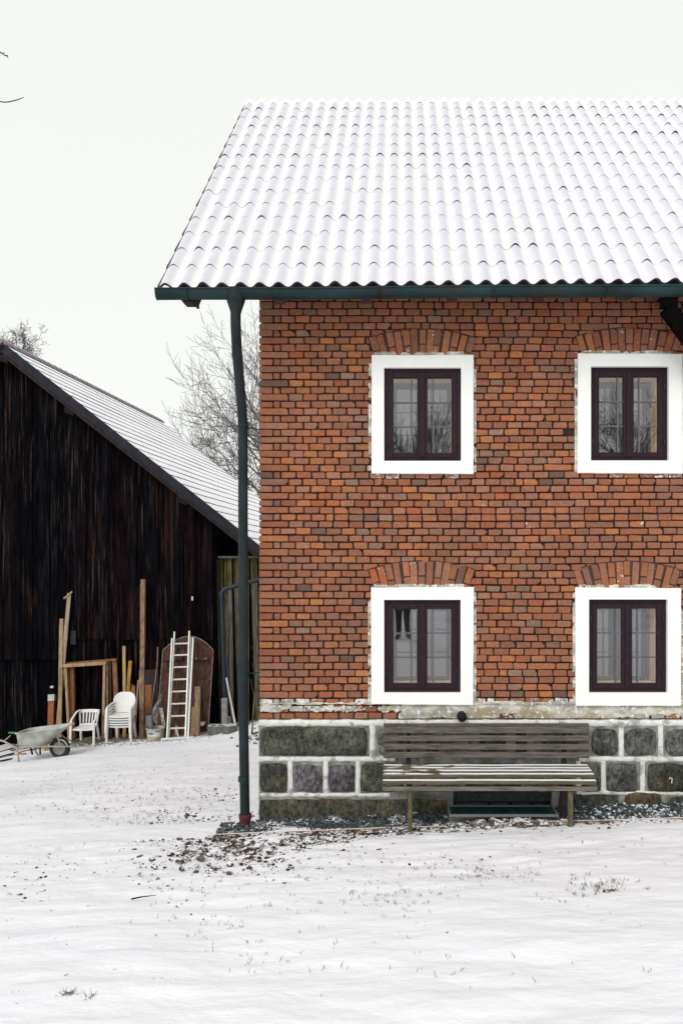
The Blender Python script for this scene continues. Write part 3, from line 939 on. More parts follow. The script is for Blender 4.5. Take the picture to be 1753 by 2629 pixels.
# ------------------------------------------------------------------ bench
GREYWOOD = mat('weathered_grey_wood', (0.115, 0.098, 0.09), 0.9, 0.5, 5, (1.0, 8, 14), bump=0.4, bscale=12, col2=(0.045, 0.036, 0.034), th=(0.60, 0.72), s2=4, st2=(0.8, 5, 9))
SEATWOOD = mat('mossy_bench_wood', (0.115, 0.10, 0.07), 0.9, 0.5, 5, (1.0, 8, 14), bump=0.4, bscale=12, col2=(0.085, 0.078, 0.028), th=(0.52, 0.66), s2=3, st2=(1, 4, 4), snow=0.58, snow_attr=True)
MOSSPOST = mat('mossy_post', (0.12, 0.105, 0.06), 0.9, 0.4, 9, (4, 4, 1), bump=0.3, col2=(0.16, 0.12, 0.03), th=(0.5, 0.62), s2=5)
DARKWOOD = mat('dark_wet_wood', (0.025, 0.02, 0.019), 0.85, 0.5, 8)
bench = thing('garden_bench', 'long weathered grey slatted wooden bench with snow on its seat against stone plinth', 'bench', (0.85, 7.55, -0.95))
bw_ = random.Random(3)
def slat(name, m, l, r_, t, b, d0, d1, th, snow=None):
    a, c_ = P(l, (t + b) / 2, d0), P(r_, (t + b) / 2, d0)
    q = MB()
    h = (b - t) * d0 / F
    nseg = 14
    sd = bw_.uniform(0, 30)
    def wob(x): return 0.004 * nz(x * 0.9, sd) + bw_.uniform(-0.0012, 0.0012)
    vs, fs = [], []
    for i in range(nseg + 1):
        x = a.x + (c_.x - a.x) * i / nseg
        w = wob(x); e = bw_.uniform(-0.0018, 0.0018)
        z0, z1 = a.z - h / 2 + w, a.z + h / 2 + w + e
        vs += [(x, d0, z0), (x, d0, z1), (x, d0 + th, z1 + (d1 - d0) * 0), (x, d0 + th, z0)]
    for i in range(nseg):
        for j in range(4):
            j2 = (j + 1) % 4
            fs.append((i * 4 + j, (i + 1) * 4 + j, (i + 1) * 4 + j2, i * 4 + j2))
    fs += [(0, 1, 2, 3), (nseg * 4 + 3, nseg * 4 + 2, nseg * 4 + 1, nseg * 4)]
    q.add(vs, fs)
    o = q.build(name, m, bench, bevel=0.004)
    return o
slat('back_slat', GREYWOOD, 984, 1512, 1860, 1866, 7.86, 0, 0.05)
for t, b, d in ((1868.5, 1883.5, 7.80), (1890, 1904, 7.79), (1911.5, 1925.5, 7.775), (1932.5, 1947, 7.76)):
    slat('back_slat', GREYWOOD, 984 + bw_.uniform(-1, 1), 1513 + bw_.uniform(-2, 2), t, b, d, 0, 0.026)
slat('back_slat', GREYWOOD, 984, 1516, 1964, 1974, 7.75, 0, 0.03)
for l, r_ in ((986, 1020), (1066, 1094), (1167, 1202), (1298, 1323), (1373, 1392), (1484, 1512)):
    sp = MB(); sp.beam(P((l + r_) / 2, 1862, 7.85), P((l + r_) / 2, 1947, 7.805), (r_ - l) * 7.8 / F, 0.02); sp.build('back_batten', GREYWOOD, bench)
for px in (1049, 1447):
    bp = MB(); bp.beam(P(px, 1870, 7.87), P(px, 1985, 7.78), 0.045, 0.03); bp.build('back_support', DARKWOOD, bench)
# seat: five boards in depth, the front two stepping down, then the apron
for d, z, w in ((7.655, -0.462, 0.050), (7.576, -0.468, 0.056), (7.494, -0.475, 0.060), (7.411, -0.486, 0.056), (7.325, -0.523, 0.060)):
    q = MB()
    x0, x1 = P(982, 0, 7.3).x, P(1533, 0, 7.3).x
    n_ = 16
    vs, fs = [], []
    for i in range(n_ + 1):
        x = x0 + (x1 - x0) * i / n_; e = bw_.uniform(-0.0015, 0.0015) + 0.003 * nz(x, d * 20)
        vs += [(x, d, z - 0.036 + e), (x, d, z + e), (x, d + w, z + e + bw_.uniform(-0.001, 0.001)), (x, d + w, z - 0.036 + e)]
    for i in range(n_):
        for j in range(4):
            j2 = (j + 1) % 4
            fs.append((i * 4 + j, (i + 1) * 4 + j, (i + 1) * 4 + j2, i * 4 + j2))
    fs += [(0, 1, 2, 3), (n_ * 4 + 3, n_ * 4 + 2, n_ * 4 + 1, n_ * 4)]
    q.add(vs, fs)
    q.c = [(1, 1, 1, max(-0.14, min(0.2, 0.18 * (v_[0] - 0.35))) + (0.12 if d < 7.33 else 0)) for v_ in q.v]
    so = q.build('seat_slat', SEATWOOD, bench, bevel=0.004)
q = MB()
ax0, ax1 = P(981, 0, 7.34).x, P(1534, 0, 7.34).x
q.span(ax0, ax1, 7.345, 7.37, -0.628, -0.586)
q.build('apron', mat('grey_apron_wood', (0.15, 0.135, 0.11), 0.9, 0.5, 5, (1.0, 8, 14), bump=0.4, bscale=12, col2=(0.06, 0.05, 0.04), th=(0.55, 0.7)), bench, bevel=0.004)
for px in (1051, 1458):
    x = P(px, 0, 7.45).x
    q = MB(); q.span(x - 0.03, x + 0.03, 7.375, 7.74, -0.60, -0.555); q.build('seat_bearer', DARKWOOD, bench)
for px, d, w, m_ in ((1052, 7.40, 0.04, MOSSPOST), (1463, 7.40, 0.044, MOSSPOST), (1052, 7.72, 0.05, DARKWOOD), (1447, 7.72, 0.075, DARKWOOD)):
    q = MB()
    x = P(px, 0, d).x
    q.beam((x, d, -0.56), (x + 0.004, d, ground(x, d) - 0.05), w, 0.045)
    q.build('leg', m_, bench, bevel=0.005)

# light well cover
lw = thing('light_well_cover', 'teal glass light well cover lying on gravel under the bench', 'cover', P(1293, 2090, 7.7))
zc = -0.945
lx0, lx1 = P(1153, 0, 7.60).x, P(1434, 0, 7.60).x
q = MB()
ring(q, 0, 0, 0, 0, 0, 0, 0, 0, 0, 0) if False else None
ya, yb_ = 7.60, 7.90
q.span(lx0, lx1, ya, ya + 0.018, zc - 0.012, zc + 0.012); q.span(lx0 + 0.03, lx1 - 0.02, yb_ - 0.015, yb_, zc - 0.03, zc + 0.012)
q.span(lx0, lx0 + 0.018, ya + 0.018, yb_ - 0.015, zc - 0.03, zc + 0.012); q.span(lx1 - 0.018, lx1, ya + 0.018, yb_ - 0.015, zc - 0.03, zc + 0.012)
q.build('frame', mat('pale_aluminium', (0.22, 0.23, 0.22), 0.45, 0.1, metallic=0.3), lw)
q = MB(); q.span(lx0 + 0.017, lx1 - 0.017, ya + 0.017, yb_ - 0.014, zc - 0.012, zc + 0.004)
q.build('glass_sheet', mat('teal_glass', (0.005, 0.028, 0.034), 0.4, 0.7, 9, (2, 0.3, 1), spec=0.25), lw)

# ------------------------------------------------------------------ loose ground cover
ICO = []
def ico():
    t = (1 + 5 ** 0.5) / 2
    v = [(-1, t, 0), (1, t, 0), (-1, -t, 0), (1, -t, 0), (0, -1, t), (0, 1, t), (0, -1, -t), (0, 1, -t), (t, 0, -1), (t, 0, 1), (-t, 0, -1), (-t, 0, 1)]
    f = [(0, 11, 5), (0, 5, 1), (0, 1, 7), (0, 7, 10), (0, 10, 11), (1, 5, 9), (5, 11, 4), (11, 10, 2), (10, 7, 6), (7, 1, 8), (3, 9, 4), (3, 4, 2), (3, 2, 6), (3, 6, 8), (3, 8, 9), (4, 9, 5), (2, 4, 11), (6, 2, 10), (8, 6, 7), (9, 8, 1)]
    return [Vector(q).normalized() for q in v], f
IV, IF = ico()
def pebble(mb, c, r_, col, rg, sq=0.7):
    m_ = Matrix.Rotation(rg.uniform(0, 6.28), 3, 'Z') @ Matrix.Rotation(rg.uniform(-0.5, 0.5), 3, 'X')
    sx, sy, sz = r_ * rg.uniform(0.8, 1.35), r_ * rg.uniform(0.7, 1.1), r_ * sq * rg.uniform(0.7, 1.2)
    vs = []
    for q in IV:
        k = rg.uniform(0.78, 1.18)
        vs.append(Vector(c) + m_ @ Vector((q.x * sx * k, q.y * sy * k, q.z * sz * k)))
    mb.add(vs, IF, col)
gr = random.Random(9)
gv = MB()
for _ in range(5200):
    x = gr.uniform(-1.85, 4.6)
    y = 7.60 + (gr.random() ** 0.8) * 0.37
    if x < -1.45: y = min(y, 7.75) if gr.random() < 0.4 else y
    if lx0 - 0.01 < x < lx1 + 0.01 and y > 7.53: continue
    mound = 0.06 * (y - 7.6) / 0.37 + 0.012 * nz(x * 3, y * 6)
    k = gr.choice((0.5, 0.8, 1.0, 1.3, 2.0)) if x < 1.85 or gr.random() < 0.80 else 10
    pebble(gv, (x, y, ground(x, y) + mound + gr.uniform(-0.008, 0.012)), gr.uniform(0.009, 0.022), (0.058 * k, 0.066 * k, 0.07 * k, 1), gr, 0.75)
n = N('dark_gravel')
gg = n.new('NewGeometry'); spn = n.new('SeparateXYZ'); n.link(gg.outputs['Normal'], spn.inputs[0])
k = n.math('MULTIPLY', n.ramp(spn.outputs[2], 0.6, 0.9), n.ramp(n.noise(5), 0.50, 0.62))
n.bump(n.noise(120), 0.4, 0.004)
GRAVEL = n.done(n.mix(k, n.mix(1.0, n.attr().outputs['Color'], n.grey(n.ramp(n.noise(90), 0.3, 0.7, 0.7, 1.3)), 'MULTIPLY'), (0.8, 0.8, 0.83)), 0.85, 0.3)
tag(gv.build('gravel', GRAVEL), 'dark crushed gravel strip along the foot of the house wall', 'gravel', kind='stuff')
# timber edging
ed = MB()
px_ = [(560, 7.56), (700, 7.565), (860, 7.555), (1010, 7.545), (1150, 7.53), (1300, 7.525), (1450, 7.53), (1600, 7.55), (1900, 7.55)]
pts = []
for px, d in px_:
    x = (px - CX) * d / F
    pts.append(Vector((x, d, ground(x, d) + -0.004 + 0.012 * nz(x * 3, 1) - (0.022 if px > 1450 else 0))))
for a, b in zip(pts, pts[1:]):
    ed.beam(a, b, 0.06, 0.018, (0, 0, 1))
edo = ed.build('timber_edging', mat('wet_spruce', (0.30, 0.18, 0.095), 0.8, 0.3, 7, (0.7, 4, 4), snow=0.62))
tag(edo, 'thin pale timber edging board between the gravel strip and the lawn', 'edging')

# soil clods in the thin snow
n = N('soil_clod')
gg = n.new('NewGeometry'); spn = n.new('SeparateXYZ'); n.link(gg.outputs['Normal'], spn.inputs[0])
k = n.math('MULTIPLY', n.ramp(spn.outputs[2], 0.35, 0.85), n.ramp(n.noise(14), 0.46, 0.56))
n.bump(n.noise(150), 0.5, 0.004)
CLOD = n.done(n.mix(k, n.mix(1.0, n.attr().outputs['Color'], n.grey(n.ramp(n.noise(70), 0.3, 0.7, 0.5, 1.5)), 'MULTIPLY'), (0.80, 0.795, 0.83)), 0.95, 0.1)
cl = MB()
cr = random.Random(4)
CLC = [(0.058, 0.036, 0.030), (0.045, 0.030, 0.027), (0.075, 0.05, 0.036), (0.10, 0.08, 0.06), (0.07, 0.034, 0.028), (0.12, 0.10, 0.085)]
def clods(px0, py0, sx, sy, count, rmin, rmax):
    made = 0
    while made < count:
        px, py = cr.gauss(px0, sx), cr.gauss(py0, sy)
        d = hit(px, py)
        if d > 7.52 and d < 8.3: continue
        x = (px - CX) * d / F
        r_ = rmin + (rmax - rmin) * cr.random() ** 2.6
        pebble(cl, (x, d, ground(x, d) + r_ * 0.12), r_, (*cr.choice(CLC), 1), cr, 0.62)
        made += 1
hit_cache = {}
clods(600, 2172, 110, 32, 330, 0.008, 0.042)
clods(760, 2152, 130, 14, 330, 0.008, 0.030)
clods(640, 2215, 120, 30, 150, 0.006, 0.024)
clods(420, 2200, 60, 30, 60, 0.006, 0.025)
clods(1010, 2130, 110, 8, 330, 0.007, 0.026)
for _ in range(330):
    x = cr.gauss(1.0, 0.36); y = cr.uniform(7.42, 7.585)
    r_ = 0.010 + 0.026 * cr.random() ** 2
    pebble(cl, (x, y, ground(x, y) + 0.006 + 0.052 * (y - 7.42) / 0.165 * math.exp(-((x - 1.0) / 0.5) ** 2)), r_, (*cr.choice([(0.13, 0.115, 0.10), (0.17, 0.15, 0.13), (0.09, 0.07, 0.055)]), 1), cr, 0.75)
for _ in range(420):
    x = cr.uniform(-1.9, 0.6); y = cr.uniform(7.44, 7.545)
    pebble(cl, (x, y, ground(x, y) + cr.uniform(0, 0.02)), cr.uniform(0.007, 0.022), (*cr.choice(CLC), 1), cr, 0.7)
clods(1560, 2105, 110, 9, 70, 0.006, 0.02)
clods(40, 2290, 50, 28, 60, 0.006, 0.022)
clods(560, 2060, 60, 30, 70, 0.006, 0.02)
clods(900, 2200, 420, 50, 170, 0.005, 0.014)
clods(330, 2040, 180, 60, 260, 0.006, 0.016)
clods(300, 2230, 200, 60, 130, 0.005, 0.016)
clods(520, 2120, 60, 40, 120, 0.006, 0.02)
tag(cl.build('soil_clods', CLOD), 'brown soil clods scattered through thin snow before the house corner', 'soil', kind='stuff')

# grass blades
gs = MB()
sr_ = random.Random(8)
GC = [(0.12, 0.13, 0.065), (0.17, 0.15, 0.09), (0.09, 0.10, 0.06), (0.20, 0.18, 0.13), (0.10, 0.075, 0.05)]
def blade(mb, x, y, L, rg, lean=0.6, w=0.0016, cols=GC):
    a = rg.uniform(0, 6.28)
    z = ground(x, y) - 0.004
    dx, dy = math.cos(a) * lean * rg.uniform(0.3, 1.4), math.sin(a) * lean * rg.uniform(0.3, 1.4)
    p0 = Vector((x, y, z)); p1 = p0 + Vector((dx * L * 0.4, dy * L * 0.4, L * 0.6)); p2 = p0 + Vector((dx * L * 1.1, dy * L * 1.1, L * rg.uniform(0.7, 1)))
    mb.tube([p0, p1, p2], [w, w * 0.85, w * 0.3], 3, False, col=(*rg.choice(cols), 1))
def tufts(px0, py0, sx, sy, count, blades, L0, L1):
    for _ in range(count):
        px, py = sr_.gauss(px0, sx), sr_.gauss(py0, sy)
        if py > 2640: continue
        d = hit(px, py)
        if 7.5 < d < 8.2: continue
        x = (px - CX) * d / F
        for _ in range(sr_.randint(1, blades)):
            blade(gs, x + sr_.gauss(0, 0.012), d + sr_.gauss(0, 0.012), sr_.uniform(L0, L1), sr_)
tufts(1250, 2265, 120, 28, 120, 5, 0.012, 0.035)
tufts(1060, 2310, 90, 20, 40, 5, 0.012, 0.04)
tufts(1540, 2285, 45, 16, 34, 8, 0.015, 0.035)
tufts(700, 2260, 180, 40, 70, 4, 0.012, 0.035)
tufts(500, 2400, 330, 70, 70, 3, 0.012, 0.03)
tufts(1300, 2400, 300, 60, 36, 3, 0.01, 0.025)
tufts(600, 2500, 300, 30, 22, 3, 0.015, 0.035)
tufts(460, 2050, 130, 60, 420, 4, 0.012, 0.04)
tufts(250, 2080, 180, 70, 330, 4, 0.012, 0.04)
tufts(950, 2170, 350, 35, 160, 4, 0.01, 0.03)
for _ in range(2600):                                       # thin wet grass at the foot of the barn
    px = sr_.uniform(-40, 640)
    x0_ = (px - CX) * 17.5 / F
    d = 18.1 - 0.0717 * (x0_ + 9.24) - 0.15 - abs(sr_.gauss(0, 0.55))
    x = (px - CX) * d / F
    blade(gs, x, d, sr_.uniform(0.02, 0.07), sr_, 0.9, 0.004)
tag(gs.build('grass', mat('wintry_grass', None, 0.9, 0.2, 20)), 'wintry grass blades poking through the snow', 'grass', kind='stuff')
# a few tufts and one clod that stand out
def single_tuft(name, label, cat, px, py, spec, L, w, rg, soil=True):
    d = hit(px, py); x = (px - CX) * d / F
    t = thing(name, label, cat, (x, d, ground(x, d)))
    q = MB()
    for _ in range(spec): blade(q, x + rg.gauss(0, w), d + rg.gauss(0, w * 0.5), rg.uniform(L * 0.4, L), rg, 0.7, 0.0018, [(0.10, 0.075, 0.05), (0.14, 0.12, 0.07), (0.19, 0.16, 0.12)])
    q.build('blades', bpy.data.materials['wintry_grass'], t)
    if soil:
        q = MB()
        for _ in range(9): pebble(q, (x + rg.gauss(0, w), d + rg.gauss(0, w * 0.4), ground(x, d) + 0.004), rg.uniform(0.004, 0.011), (0.07, 0.05, 0.04, 1), rg)
        q.build('soil', CLOD, t)
    return t
tg = random.Random(2)
single_tuft('grass_tuft', 'brown grass tuft breaking the snow at the lower left, the fuller one', 'grass tuft', 176, 2565, 34, 0.055, 0.020, tg)
single_tuft('grass_tuft', 'small brown tuft with one tall bent blade just right of the fuller tuft', 'grass tuft', 230, 2570, 14, 0.055, 0.014, tg)
single_tuft('grass_tuft', 'flat sparse tuft nearest the lower left corner of the snow', 'grass tuft', 42, 2560, 16, 0.028, 0.024, tg)
single_tuft('grass_tuft', 'grey green tuft in the snow right of centre below the bench', 'grass tuft', 1560, 2290, 26, 0.035, 0.04, tg)
d = hit(1157, 2405); x = (1157 - CX) * d / F
q = MB()
for _ in range(16): pebble(q, (x + tg.gauss(0, 0.012), d + tg.gauss(0, 0.01), ground(x, d) + tg.uniform(0, 0.016)), tg.uniform(0.006, 0.015), (*tg.choice(CLC), 1), tg)
tag(q.build('soil_lump', CLOD), 'lone dark brown lump of soil on the smooth snow below the bench', 'soil lump')
d = hit(365, 2308); x = (365 - CX) * d / F
q = MB(); q.tube([(x - 0.07, d - 0.02, ground(x - .07, d) + 0.006), (x - 0.02, d, ground(x, d) + 0.008), (x + 0.09, d + 0.03, ground(x + .09, d) + 0.007)], [0.006, 0.005, 0.002], 6)
tag(q.build('stick', DARKWOOD), 'short dark stick lying on the open snow at left', 'stick')

# ------------------------------------------------------------------ barn
BA = R(4.1)
BX, BY, BZ, BK, UE = -9.24, 17.8, 6.73, 0.781, 6.6
barn = thing('wooden_barn', 'nearly black wooden barn with vertical boards and a snowy gable roof', 'barn', (BX, BY, -2.4), -BA)
def B(u, v, z): return Vector((BX + u * math.cos(BA) + v * math.sin(BA), BY - u * math.sin(BA) + v * math.cos(BA), z))
n = N('charred_boards')
c = n.mix(1.0, n.attr().outputs['Color'], n.grey(n.ramp(n.noise(5, (3, 3, 0.35), 6), 0.3, 0.7, 0.4, 1.7)), 'MULTIPLY')
st1 = n.math('MULTIPLY', n.ramp(n.noise(1.6, (7, 7, 0.34), 7, 0.68), 0.48, 0.70), n.ramp(n.noise(0.55, (1.6, 1.6, 0.5), 3), 0.48, 0.62))
c = n.mix(n.math('MULTIPLY', st1, 0.8), c, (0.046, 0.020, 0.014))
st2 = n.math('MULTIPLY', n.ramp(n.noise(2.0, (13, 13, 0.4), 7, 0.66), 0.53, 0.68), n.ramp(n.noise(0.7, (3, 3, 0.7), 3), 0.43, 0.57))
c = n.mix(n.math('MULTIPLY', st2, 0.8), c, (0.068, 0.052, 0.046))
n.bump(n.noise(6, (12, 12, 0.6), 6), 0.5, 0.02)
CHAR = n.done(c, 0.95, 0.03)
bb = MB()
bg_ = random.Random(13)
UC = 4.87
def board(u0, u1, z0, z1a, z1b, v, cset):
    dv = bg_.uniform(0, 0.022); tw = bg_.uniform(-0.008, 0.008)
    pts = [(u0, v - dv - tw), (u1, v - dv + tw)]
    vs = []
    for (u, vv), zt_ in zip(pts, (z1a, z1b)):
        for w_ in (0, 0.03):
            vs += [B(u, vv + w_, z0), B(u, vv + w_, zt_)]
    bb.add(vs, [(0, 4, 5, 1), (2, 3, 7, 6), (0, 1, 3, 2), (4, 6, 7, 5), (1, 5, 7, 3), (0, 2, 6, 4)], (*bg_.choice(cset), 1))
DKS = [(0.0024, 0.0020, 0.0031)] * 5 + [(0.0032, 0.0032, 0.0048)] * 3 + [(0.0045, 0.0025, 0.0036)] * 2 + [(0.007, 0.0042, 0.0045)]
u = -7.0
while u < UC:
    w = min(bg_.choice((0.11, 0.16, 0.2, 0.24, 0.3)) * bg_.uniform(0.85, 1.15), UC - u)
    if UC - u - w < 0.06: w = UC - u
    g_ = bg_.uniform(0.004, 0.014)
    top = lambda q: BZ - BK * abs(q) - 0.20
    seam = -0.16 + bg_.uniform(-0.02, 0.02) + (-0.5 if u < -0.6 + 0.9 and False else 0)
    if u > 1.35: s1 = seam
    else: s1 = -0.66 + bg_.uniform(-0.02, 0.02)
    board(u, u + w - g_, s1, top(u), top(u + w), 0.40, DKS)
    if u <= 1.35:
        pass
    base = min(ground(*B(u, 0.4, 0).xy), ground(*B(u + w, .4, 0).xy)) - 0.1
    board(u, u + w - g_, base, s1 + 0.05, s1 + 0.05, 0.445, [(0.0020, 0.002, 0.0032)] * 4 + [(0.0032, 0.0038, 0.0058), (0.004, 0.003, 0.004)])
    u += w
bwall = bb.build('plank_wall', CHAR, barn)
bi = MB()
def bq(pts, **k): bi.add([B(*p) for p in pts], [tuple(range(len(pts)))], **k)
bq([(-7, 0.5, -4.5), (UC, 0.5, -4.5), (UC, 0.5, BZ - BK * UC - 0.2), (0, 0.5, BZ - 0.2), (-7, 0.5, BZ - BK * 7 - 0.2)])
bq([(UC - 0.01, 0.44, -4.5), (UC - 0.01, 9.4, -4.5), (UC - 0.01, 9.4, BZ - BK * UC - 0.15), (UC - 0.01, 0.44, BZ - BK * UC - 0.15)])
bq([(-7, 0.44, -4.5), (-7, 9.4, -4.5), (-7, 9.4, BZ - BK * 7 - .15), (-7, 0.44, BZ - BK * 7 - .15)])
bq([(-7, 9.4, -4.5), (UC, 9.4, -4.5), (UC, 9.4, BZ - BK * UC - 0.2), (0, 9.4, BZ - 0.2), (-7, 9.4, BZ - BK * 7 - 0.2)])
bi.build('inner_wall', mat('black_boards', (0.004, 0.004, 0.006), 0.95), barn)
# snowy tiled roof in rows parallel to the ridge
br_ = MB()
nrows = 25
VL = 9.69
c_, s_ = 1 / math.hypot(1, BK), BK / math.hypot(1, BK)
def rb(t, v, h, side=1):           # t metres down the slope
    u_ = t * c_; z_ = BZ - t * s_
    return B(side * (u_ + h * s_), v, z_ + h * c_)
TL = UE / c_
rgb = random.Random(6)
nv = 90
for side in (1, -1):
    for r_i in range(nrows):
        t0, t1 = TL * r_i / nrows, TL * (r_i + 1) / nrows
        rowl = [rgb.uniform(-0.008, 0.008) for _ in range(nv + 1)]
        A0, A1, A2, A3 = [], [], [], []
        for j in range(nv + 1):
            v = VL * j / nv
            hh = 0.006 * nz(v * 0.6, r_i * 0.5, side) + 0.003 * nz(v * 6, r_i * 2.0)
            A0.append(rb(t0, v, 0.004 + hh, side))
            A1.append(rb(t1 + rowl[j] - 0.012, v, 0.024 + hh, side))
            A2.append(rb(t1 + rowl[j], v, 0.017 + hh, side))
            A3.append(rb(t1 + rowl[j] - 0.004, v, 0.001 + hh, side))
        m_ = nv + 1
        for a, b, mi in ((A0, A1, 0), (A1, A2, 0), (A2, A3, 1)):
            br_.add(a + b, [(i, i + 1, m_ + i + 1, m_ + i) if side == 1 else (m_ + i, m_ + i + 1, i + 1, i) for i in range(m_ - 1)], mi=mi)
barn_roof = br_.build('roof', [SNOW, mat('barn_tile_edge', (0.05, 0.05, 0.06), 0.9, 0.5, 15)], barn, smooth=False)
rc = MB()
for j in range(34):                      # overlapping ridge tiles
    v0 = VL * j / 34
    p = []
    for vv, rr_ in ((v0 - 0.03, 0.12), (v0 + 0.27, 0.098)):
        for a in range(9):
            an = R(200 * a / 8 - 10)
            p.append(B(rr_ * math.cos(an), vv, BZ - 0.03 + rr_ * math.sin(an)))
    b0 = rc.add(p, [(i, i + 1, 10 + i, 9 + i) for i in range(8)] + [tuple(range(9))])
rc.build('ridge_tiles', mat('frosted_ridge_tile', (0.24, 0.19, 0.21), 0.9, 0.3, 8, snow=0.80), barn_roof, smooth=True, auto=40)
fb = MB()
for side in (1, -1):
    def fbx(t0, t1, h0, h1, v0, v1):
        vs = [rb(t, v, h, side) for t in (t0, t1) for v in (v0, v1) for h in (h0, h1)]
        fb.add(vs, [(0, 1, 3, 2), (4, 6, 7, 5), (0, 4, 5, 1), (2, 3, 7, 6), (0, 2, 6, 4), (1, 5, 7, 3)])
    fbx(0, TL, -0.165, 0.022, -0.03, -0.002)
fb.build('verge_board', mat('grey_blue_verge', (0.024, 0.025, 0.034), 0.8, 0.3, 3, spec=0.12), barn)
sb = MB()
for side in (1, -1):
    vs = [rb(t, v, h, side) for t in (0, TL) for v in (0.0, VL) for h in (-0.05, -0.008)]
    sb.add(vs, [(0, 1, 3, 2), (4, 6, 7, 5), (0, 4, 5, 1), (2, 3, 7, 6), (0, 2, 6, 4), (1, 5, 7, 3)])
    vs = [rb(t, v, h, side) for t in (0, TL - 0.3) for v in (0.01, 0.09) for h in (-0.24, -0.051)]
    sb.add(vs, [(0, 1, 3, 2), (4, 6, 7, 5), (0, 4, 5, 1), (2, 3, 7, 6), (0, 2, 6, 4), (1, 5, 7, 3)])
sb.build('soffit_boards', mat('brown_soffit', (0.028, 0.016, 0.014), 0.9, 0.4, 6), barn)
PURL = mat('dark_purlin', (0.005, 0.004, 0.004), 0.9)
for u_ in (1.58, 4.25, -1.58, -4.25, 0.0):
    z_ = BZ - BK * abs(u_) - 0.33
    pu = MB(); pu.add([B(u_ + a, v, z_ + b) for v in (0.02, 0.9) for a, b in ((-0.10, -0.06), (0.12, -0.14), (0.12, 0.10), (-0.10, 0.12))],
           [(0, 1, 2, 3), (7, 6, 5, 4)] + [(i, 4 + i, 4 + (i + 1) % 4, (i + 1) % 4) for i in range(4)])
    pu.build('purlin_end', PURL, barn)

# lean-to between barn and house
n = N('green_grey_slats')
c = n.mix(1.0, n.attr().outputs['Color'], n.grey(n.ramp(n.noise(4, (5, 5, 0.5), 6), 0.3, 0.7, 0.5, 1.5)), 'MULTIPLY')
n.bump(n.noise(6, (12, 12, 0.6), 6), 0.4, 0.02)
SLATS = n.done(c, 0.95, 0.1)
shed = thing('slatted_lean_to', 'pale mossy vertical slat lean to shed squeezed between the barn and house', 'shed', B(5.9, 0.75, -2.3), -BA)
q = MB()
u = UC + 0.03
k = 0
ar = random.Random(17)
while u < 7.6:
    w = ar.uniform(0.055, 0.115)
    p = B(u, 0.75, 0)
    zb = ground(p.x, p.y) - 0.1
    zt_ = 1.74 if u < 6.1 else 1.62
    zm = 1.15 + ar.uniform(-0.3, 0.1)
    d_ = 0.70 + 0.05 * (k % 2) + ar.uniform(-0.008, 0.008)
    k1 = ar.uniform(0.6, 1.25)
    lean_ = ar.uniform(0.0, 0.16) * (1 if u > 5.1 else 0.3)
    for z0_, z1_, cc in ((zb, zm, (0.125, 0.115, 0.095)), (zm, zt_, (0.095, 0.085, 0.035) if u < 6.0 else (0.11, 0.10, 0.08))):
        l0 = lean_ * (z0_ - zt_) / (zb - zt_); l1 = lean_ * (z1_ - zt_) / (zb - zt_)
        vs = [B(u + a * w + (l0 if zz == z0_ else l1), d_ + b, zz) for zz in (z0_, z1_) for a, b in ((0, 0), (1, 0), (1, 0.02), (0, 0.02))]
        q.add(vs, [(3, 2, 1, 0), (4, 5, 6, 7), (0, 1, 5, 4), (1, 2, 6, 5), (2, 3, 7, 6), (3, 0, 4, 7)], (cc[0] * k1, cc[1] * k1, cc[2] * k1, 1))
    u += w + ar.uniform(0.006, 0.028); k += 1
q.build('slat_wall', SLATS, shed)
q = MB()
q.beam(B(UC + 0.02, 0.66, 1.77), B(6.2, 0.66, 1.77), 0.10, 0.05, (0, 1, 0))
q.beam(B(6.2, 0.68, 1.66), B(7.6, 0.68, 1.60), 0.10, 0.05, (0, 1, 0))
q.build('top_plate', mat('grey_plate', (0.11, 0.10, 0.10), 0.9, 0.3), shed)
q = MB()
q.beam(B(UC + 0.02, 0.64, 1.72), B(UC + 0.10, 0.64, -2.6), 0.06, 0.05)
q.build('corner_post', mat('brown_post', (0.045, 0.03, 0.028), 0.9, 0.4, 6, (4, 4, 1)), shed)
q = MB()
bq_ = MB()
bq_.add([B(UC, 0.85, -3.2), B(7.7, 0.85, -3.2), B(7.7, 0.85, 1.7), B(UC, 0.85, 1.75), B(UC, 4, -3.2), B(7.7, 4, -3.2), B(7.7, 4, 1.7), B(UC, 4, 1.75)], [(0, 1, 2, 3), (7, 6, 5, 4), (3, 2, 6, 7), (1, 5, 6, 2)])
bq_.build('back_wall', bpy.data.materials['black_boards'], shed)
q = MB()
pa = [P(668, 1487, 17.75), P(600, 1506, 17.72), P(577, 1512, 17.7), P(569, 1522, 17.68), P(570, 1545, 17.68), P(574, 1680, 17.7), P(577, 1792, 17.7), P(578, 1872, 17.7)]
q.tube(pa, 0.05, 12)
q.build('drainpipe', mat('dark_teal_drainpipe', (0.02, 0.035, 0.042), 0.5, 0.3, 5), shed, smooth=True, auto=50)
